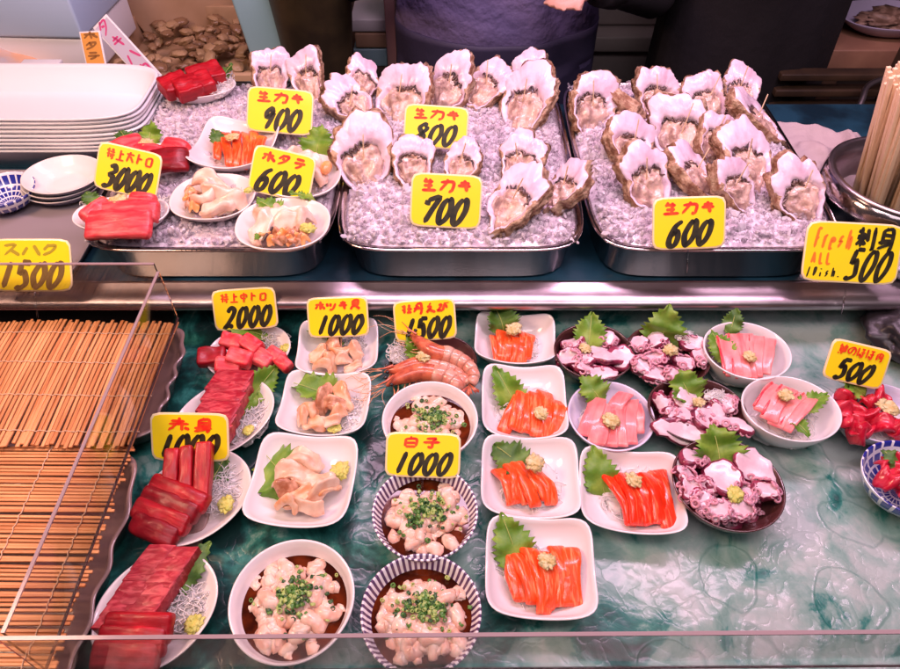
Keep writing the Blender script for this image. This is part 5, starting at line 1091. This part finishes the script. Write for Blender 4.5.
# crate of clams
c = PY(165, 50, 1.32); crate('wooden_crate', c.x + .02, 1.46, -.03, .36, .34, .07, WOOD, 'shallow wooden crate of brown shellfish behind the farthest tuna plate', 'crate')
rnd = random.Random(11); SH = [mat('shell_brown', (.14, .07, .035), .4, c2=(.35, .2, .1), nscale=60, coat=.2), mat('shell_tan', (.50, .33, .18), .45, c2=(.28, .16, .08), nscale=50)]
vs, fs = blob(1, (1, .75, .45), .3, 2, 1, 2); shell_me = []
for k in range(2):
    o = MB().add((vs, fs)).build('shellfish', SH[k]); shell_me.append(o)
for i in range(150):
    o = shell_me[i % 2] if i < 2 else shell_me[i % 2].copy()
    if i >= 2: col.objects.link(o)
    r = rnd.uniform(.010, .019); o.scale = (r, r, r); o.location = (c.x + .02 + rnd.uniform(-.15, .15), 1.46 + rnd.uniform(-.14, .14), -.005 + rnd.uniform(0, .03)); o.rotation_euler = (rnd.uniform(-.5, .5), rnd.uniform(-.5, .5), rnd.uniform(0, 6)); tag(o, ('dark brown' if i % 2 == 0 else 'tan') + ' shellfish in the wooden crate at the back left', 'shellfish', ('dark' if i % 2 == 0 else 'tan') + ' shellfish in the crate')
# grille
c = PY(200, 8, 1.72); root = empty('wire_rack', (c.x, 1.72, c.z - .02)); tag(root, 'grey wire rack behind the crate of shellfish', 'rack')
MB().add(rbox(.30, .012, .02, .003, (2, 1, 1))).build('top_bar', STEEL2, root, (0, 0, .06)); MB().add(rbox(.30, .012, .02, .003, (2, 1, 1))).build('bottom_bar', STEEL2, root, (0, 0, -.06))
mb = MB(); [mb.add(tube([(-.14 + i * .0117, 0, -.052), (-.14 + i * .0117, 0, .052)], .0016, 6)) for i in range(25)]; mb.build('wires', STEEL2, root)
# pale blue board, dark bucket
c = PY(272, 30, 1.36); tag(MB().add(rbox(.085, .02, .44, .006, (2, 1, 2))).build('cutting_board', PTEAL, None, (c.x, 1.36, -.02), (0, R(-7), 0)), 'pale blue-green board standing upright left of the dark tub', 'board')
c = PY(315, 30, 1.36); Nn = 48
def er(r, z): return [(r * math.cos(2 * math.pi * i / Nn), r * .8 * math.sin(2 * math.pi * i / Nn), z) for i in range(Nn)]
tag(MB().add(rings([er(.04, -.2), er(.045, -.02), er(.070, .12), er(.082, .26), er(.086, .265), er(.078, .26), er(.05, .0)])).build('dark_tub', mat('dark_brown_plastic', (.028, .02, .013), .5, c2=(.07, .05, .025), nscale=9), None, (c.x, 1.36, -.06)), 'dark brown tub narrowing downward, behind the left oysters', 'tub')
for i, (x0_, x1_, z0_, z1_, m_, lb) in enumerate(((352, 386, .0, .04, PTEAL, 'pale green box at the bottom of the small stack left of the apron'), (355, 388, .042, .075, CARD, 'brown box in the middle of the small stack left of the apron'), (352, 388, .077, .105, FOAM, 'pale box on top of the small stack left of the apron'))):
    bbox('small_box', x0_, x1_, 1.50, z0_ - .045, z1_ - .045, .12, m_, lb, 'box', group='small stacked boxes')
bbox('steel_post', 386, 397, 1.44, -.7, .5, .03, mat('mauve_post', (.26, .15, .15), .4, metal=.2), 'grey upright post left of the apron', 'post')
GW = mat('grey_white_cabinet', (.52, .47, .46), .5, c2=(.58, .52, .50), nscale=4)
root = empty('white_cabinet', (.42, 1.98, -.75)); tag(root, 'grey-white cabinet between the two people', 'cabinet')
MB().add(rbox(1.2, .4, .62, .006, (2, 2, 2))).build('cabinet_body', GW, root, (0, 0, .31)); MB().add(rbox(1.24, .44, .04, .006, (2, 2, 1))).build('worktop', GW, root, (0, -.01, .642)); MB().add(rbox(1.0, .012, .012, .003, (2, 1, 1))).build('handle', STEEL2, root, (0, -.21, .52))
tag(MB().add(rbox(1.0, .34, .05, .01, (2, 2, 2))).build('foam_slab', GW, None, (.42, 1.98, -.06)), 'pale slab lying on the grey-white cabinet between the people', 'slab')
tag(MB().add(box(9, .1, 3.2)).build('rear_wall', mat('rear_wall_dark', (.035, .028, .03), .8), None, (0, 3.2, .85), smooth=False), kind='structure')
# right: wooden bench with a dish, slatted rack
c = PY(876, 60, 1.42); root = empty('wooden_bench', (c.x + .10, 1.56, -.7)); tag(root, 'brown wooden bench behind the chopsticks carrying a dish', 'bench')
MB().add(rbox(.40, .26, .05, .004, (2, 2, 1))).build('bench_top', mat('bench_wood', (.22, .11, .07), .5, c2=(.30, .16, .10), nscale=10), root, (0, 0, .70)); [MB().add(rbox(.04, .04, .67, .003, (1, 1, 2))).build('leg', DKW, root, (sx * .17, sy * .10, .338)) for sx in (-1, 1) for sy in (-1, 1)]
o = MB().add(dish_mesh(.115, .08, .032, 2.4, 'plate')).build('serving_dish', mat('lilac_ceramic', (.40, .36, .50), .3, coat=.3), None, (c.x + .06, 1.53, .0255)); tag(o, 'lilac-white serving dish on the bench at the top right', 'dish')
tag(MB().add(blob(.07, (1.1, .7, .22), .6, 3, 2, 3)).build('food_heap', mat('brown_food', (.16, .09, .06), .5, c2=(.35, .22, .16), nscale=60), None, (c.x + .07, 1.53, .046)), 'brown heap of food in the lilac-white dish', 'food')
c = PY(840, 110, 1.28); root = empty('slatted_rack', (c.x, 1.34, -.02)); tag(root, 'dark slatted wooden rack behind the pale cloth', 'rack')
for i in range(5): MB().add(rbox(.24, .03, .014, .002, (2, 1, 1))).build('slat', DKW, root, (0, .0, -.10 + i * .034))
for sx in (-1, 1): MB().add(rbox(.02, .026, .30, .002, (1, 1, 2))).build('upright', DKW, root, (sx * .13, .02, -.04))
c1_, c2_ = PY(850, 128, 1.22), PY(868, 86, 1.30); tag(MB().add(tube(smooth_path([c1_, c1_.lerp(c2_, .6) + Vector((0, 0, .006)), c2_, c2_ + Vector((.05, .03, .004))], 6), .006, 10)).build('bent_pipe', STEEL2), 'bent steel pipe rising behind the pale cloth', 'pipe')

# ------------------------------------------------ people
def body(parts, vox=.012):
    """volumes fused into one continuous surface"""
    mb = MB()
    for p in parts: mb.add(p)
    o = mb.build('person_tmp', SKIN); rm = o.modifiers.new('r', 'REMESH'); rm.mode = 'VOXEL'; rm.voxel_size = vox; sm = o.modifiers.new('s', 'SMOOTH'); sm.iterations = 4; sm.factor = .6
    dg = bpy.context.evaluated_depsgraph_get(); me = bpy.data.meshes.new_from_object(o.evaluated_get(dg)); bpy.data.objects.remove(o); return me
SKIN = mat('skin', (.62, .34, .27), .45, sss=.25, ssr=(1, .4, .25), sssc=.01); BLACKC = mat('black_clothing', (.009, .007, .010), .85, bump=.4, bscale=30, bdist=.006); NAVYA = mat('navy_apron_fabric', (.085, .072, .16), .6, c2=(.14, .115, .24), nscale=5, bump=.8, bscale=9, bdist=.03)
HAIR = mat('black_hair', (.012, .009, .008), .5)
def limb(pts, r0, r1, n=14, k=5):
    return tube(smooth_path(pts, k), lambda t: r0 + (r1 - r0) * t, n)
def hand(w, d, side, curl=.5):
    """palm and five bent fingers; w wrist point, d direction"""
    d = Vector(d).normalized(); s = d.cross(Vector((0, 0, 1))).normalized() * side; up = s.cross(d).normalized() * side; out = [tube([w - d * .01, w + d * .03, w + d * .08], lambda t: (.024 + .016 * t, .016 - .002 * t), 12)]
    for i, (l, o_) in enumerate(((.070, -.030), (.078, -.010), (.072, .010), (.058, .028))):
        b = w + d * .075 + s * o_; m_ = b + d * l * .5 - up * l * .12; t_ = m_ + d * l * .32 - up * l * .38; out.append(tube(smooth_path([b - d * .02, b, m_, t_], 4), lambda t: .0095 - .0025 * t, 10))
    b = w + d * .02 - s * .03; out.append(tube(smooth_path([b, b + d * .022 - s * .02, b + d * .05 - s * .022 - up * .01], 4), lambda t: .0115 - .003 * t, 10)); return out
def person(loc, rz, hands, elbows, label, apron, extra_w=1.0, coat=False):
    root = empty('person', (loc[0], loc[1], -.75), (0, 0, R(rz))); tag(root, label, 'person'); w = extra_w
    tl = []
    for z, rx_, ry_ in ((.82, .11, .08), (.86, .165, .105), (.95, .175, .115), (1.08, .150, .105), (1.22, .170, .115), (1.32, .185, .110), (1.38, .150, .090), (1.42, .07, .06)):
        tl.append([(rx_ * w * math.cos(2 * math.pi * i / 28), ry_ * math.sin(2 * math.pi * i / 28), z) for i in range(28)])
    parts = [rings(tl)]
    for sx in (-1, 1):
        parts.append(limb([(sx * .10, 0, .90), (sx * .105, 0, .50), (sx * .11, .0, .09)], .095, .05)); parts.append(blob(.05, (1, 2.4, .8), 0, 1, 0, 2))
        parts[-1] = ([(x + sx * .11, y - .05, z + .04) for x, y, z in parts[-1][0]], parts[-1][1])
        e = elbows[0 if sx < 0 else 1]; h = hands[0 if sx < 0 else 1]; S = (sx * .185 * w, .01, 1.36)
        parts.append(limb([S, ((S[0] + e[0]) / 2 + sx * .01, (S[1] + e[1]) / 2, (S[2] + e[2]) / 2), e], .060, .046)); parts.append(limb([e, ((e[0] + h[0]) / 2, (e[1] + h[1]) / 2, (e[2] + h[2]) / 2), h], .047, .030))
        d = Vector(h) - Vector(e); parts += hand(Vector(h), d + Vector((0, 0, -.02)), -sx)
    parts.append(tube([(0, .01, 1.38), (0, 0, 1.50)], .052, 14)); parts.append(blob(.105, (.78, .92, 1.12), 0, 1, 0, 3)); parts[-1] = ([(x, y - .01, z + 1.575) for x, y, z in parts[-1][0]], parts[-1][1])
    parts.append(([(x, y - .108, z + 1.565) for x, y, z in blob(.016, (.8, 1, 1.4), 0, 1, 0, 2)[0]], ico(2)[1]))
    for sx in (-1, 1): parts.append(([(x + sx * .084, y, z + 1.57) for x, y, z in blob(.022, (.45, .8, 1.3), 0, 1, 0, 2)[0]], ico(2)[1]))
    me = body(parts, .010); me.materials.clear(); me.materials.append(SKIN); me.materials.append(BLACKC)
    hv = [Vector(h) for h in hands]
    for p in me.polygons:
        c = p.center; p.use_smooth = True
        skin = c.z > 1.44 or any(-.004 < (c - h).dot((h - Vector(elbows[k])).normalized()) < .22 and (c - h - (h - Vector(elbows[k])).normalized() * (c - h).dot((h - Vector(elbows[k])).normalized())).length < .075 and c.y < -.125 for k, h in enumerate(hv)); p.material_index = 0 if skin else 1
    o = bpy.data.objects.new('body', me); col.objects.link(o); o.parent = root
    hb = MB().add(([(x, y + .014 + (.03 if z < 0 else 0), z + 1.60) for x, y, z in blob(.112, (.82, .95, 1.08), .04, 3, 1, 3)[0] ], ico(3)[1])); hv_ = []
    o = hb.build('hair', HAIR, root, (0, .012, .01))
    for sx in (-1, 1): MB().add(blob(.011, (1, .6, .6), 0, 1, 0, 2)).build('eye', DARK, root, (sx * .032, -.100, 1.59))
    MB().add(blob(.02, (1, .3, .25), 0, 1, 0, 2)).build('mouth', mat('lips', (.45, .14, .12), .5), root, (0, -.100, 1.525))
    for k in range(2):
        h_, e_ = Vector(hands[k]), Vector(elbows[k]); d_ = (h_ - e_).normalized(); MB().add(tube([h_ - d_ * .04, h_ - d_ * .01, h_ + d_ * .012], lambda t: .036 - .002 * t, 16)).build('cuff', BLACKC, root)
    if apron:
        for nm, zlo, zhi, off, m_ in (('apron', .45, 1.30, .020, NAVYA), ('apron_waist_fold', .62, .865, .027, bpy.data.materials.get('apron_dark') or mat('apron_dark', (.028, .024, .06), .65, bump=.35, bscale=12, bdist=.01))):
            V = []; K, Mn = 30, 26
            for j in range(Mn + 1):
                z = zlo + (zhi - zlo) * j / Mn; half = .165 * w + .02 * max(0, min(1, (.97 - z) * 12)) - (max(0, z - 1.05) * .30)
                for i in range(K + 1):
                    u = i / K * 2 - 1; x = half * math.sin(u * 1.45); y = -(.125 + off) * math.cos(u * 1.25) - .01 * nz((u * 2, z * 3, 0), 1.5) * 2 - (.012 * math.cos(u * 9 + z * 3) if z < .8 else 0)
                    if z > .95: pass
                    V.append((x, y, z + (.012 * u * u if j == Mn else 0)))
            ob = MB().add((V, [(j * (K + 1) + i, j * (K + 1) + i + 1, (j + 1) * (K + 1) + i + 1, (j + 1) * (K + 1) + i) for j in range(Mn) for i in range(K)])).build(nm, m_, root); so = ob.modifiers.new('t', 'SOLIDIFY'); so.thickness = .004
    if coat:
        L = []; Nn_ = 40
        for z, a, b in ((.50, .235, .17), (.7, .23, .165), (.9, .22, .16), (1.1, .22, .155), (1.3, .215, .14), (1.40, .15, .10), (1.43, .07, .07)): L.append([(a * w * math.cos(2 * math.pi * i / Nn_) * (1 + .03 * math.sin(i * 2.1 + z * 7)), b * math.sin(2 * math.pi * i / Nn_) * (1 + .03 * math.sin(i * 1.7)), z) for i in range(Nn_)])
        MB().add(rings(L)).build('coat', BLACKC, root)
    return root
hz = lambda p, loc: (p.x - loc[0], p.y - loc[1], p.z + .75)
l1 = (.09, 1.40)
hR = PY(604, -14, 1.235); hL = PY(392, -28, 1.235)
person(l1, 0, [hz(hL, l1), hz(hR, l1)], [(-.30, .0, .93), (.31, .0, .90)], 'person in a navy apron over black sleeves standing behind the middle ice tray', True, 1.08)
l2 = (.64, 1.50)
person(l2, 25, [(-.20, -.16, 1.10), (.20, -.16, 1.12)], [(-.26, -.0, 1.08), (.26, .0, 1.08)], 'person in a long black coat standing behind the right ice tray', False, .9, True)

# ================================================================== LIGHT
w = bpy.data.worlds.new('World'); sc.world = w; w.use_nodes = True; bg = w.node_tree.nodes['Background']; bg.inputs[0].default_value = (.66, .46, .52, 1); bg.inputs[1].default_value = .09
def area(name, loc, tgt, sx, sy, power, colr):
    d = bpy.data.lights.new(name, 'AREA'); d.shape = 'RECTANGLE'; d.size = sx; d.size_y = sy; d.energy = power; d.color = colr
    o = bpy.data.objects.new(name, d); col.objects.link(o); o.location = loc; o.rotation_euler = (Vector(tgt) - Vector(loc)).to_track_quat('-Z', 'Y').to_euler(); return o
area('pink_tube_lamp', (.30, .95, 1.15), (.25, .70, 0), 1.3, .14, 15.0, (1, .62, .84))
area('warm_lamp', (-.85, .42, .95), (-.30, .5, 0),   .3, .3, 8.0, (1, .58, .40))
area('front_tube_lamp', (.15, .10, 1.35), (.1, .55, 0), 1.4, .25, 8.5, (1, .76, .80))
area('camera_side_fill', (.3, -.8, 2.2), (0, .8, 0), 2.0, 1.0, 10, (1, .84, .95))  # unseen fill light added high behind the camera
sc.view_settings.view_transform = 'Standard'; sc.view_settings.look = 'None'; sc.view_settings.exposure = 0.18; sc.view_settings.gamma = 1
sc.render.engine = 'CYCLES'; cy = sc.cycles; cy.use_denoising = True; cy.max_bounces = 8; cy.transmission_bounces = 6; cy.glossy_bounces = 4; cy.diffuse_bounces = 3; cy.transparent_max_bounces = 8; cy.caustics_reflective = False; cy.caustics_refractive = False; cy.sample_clamp_indirect = 6
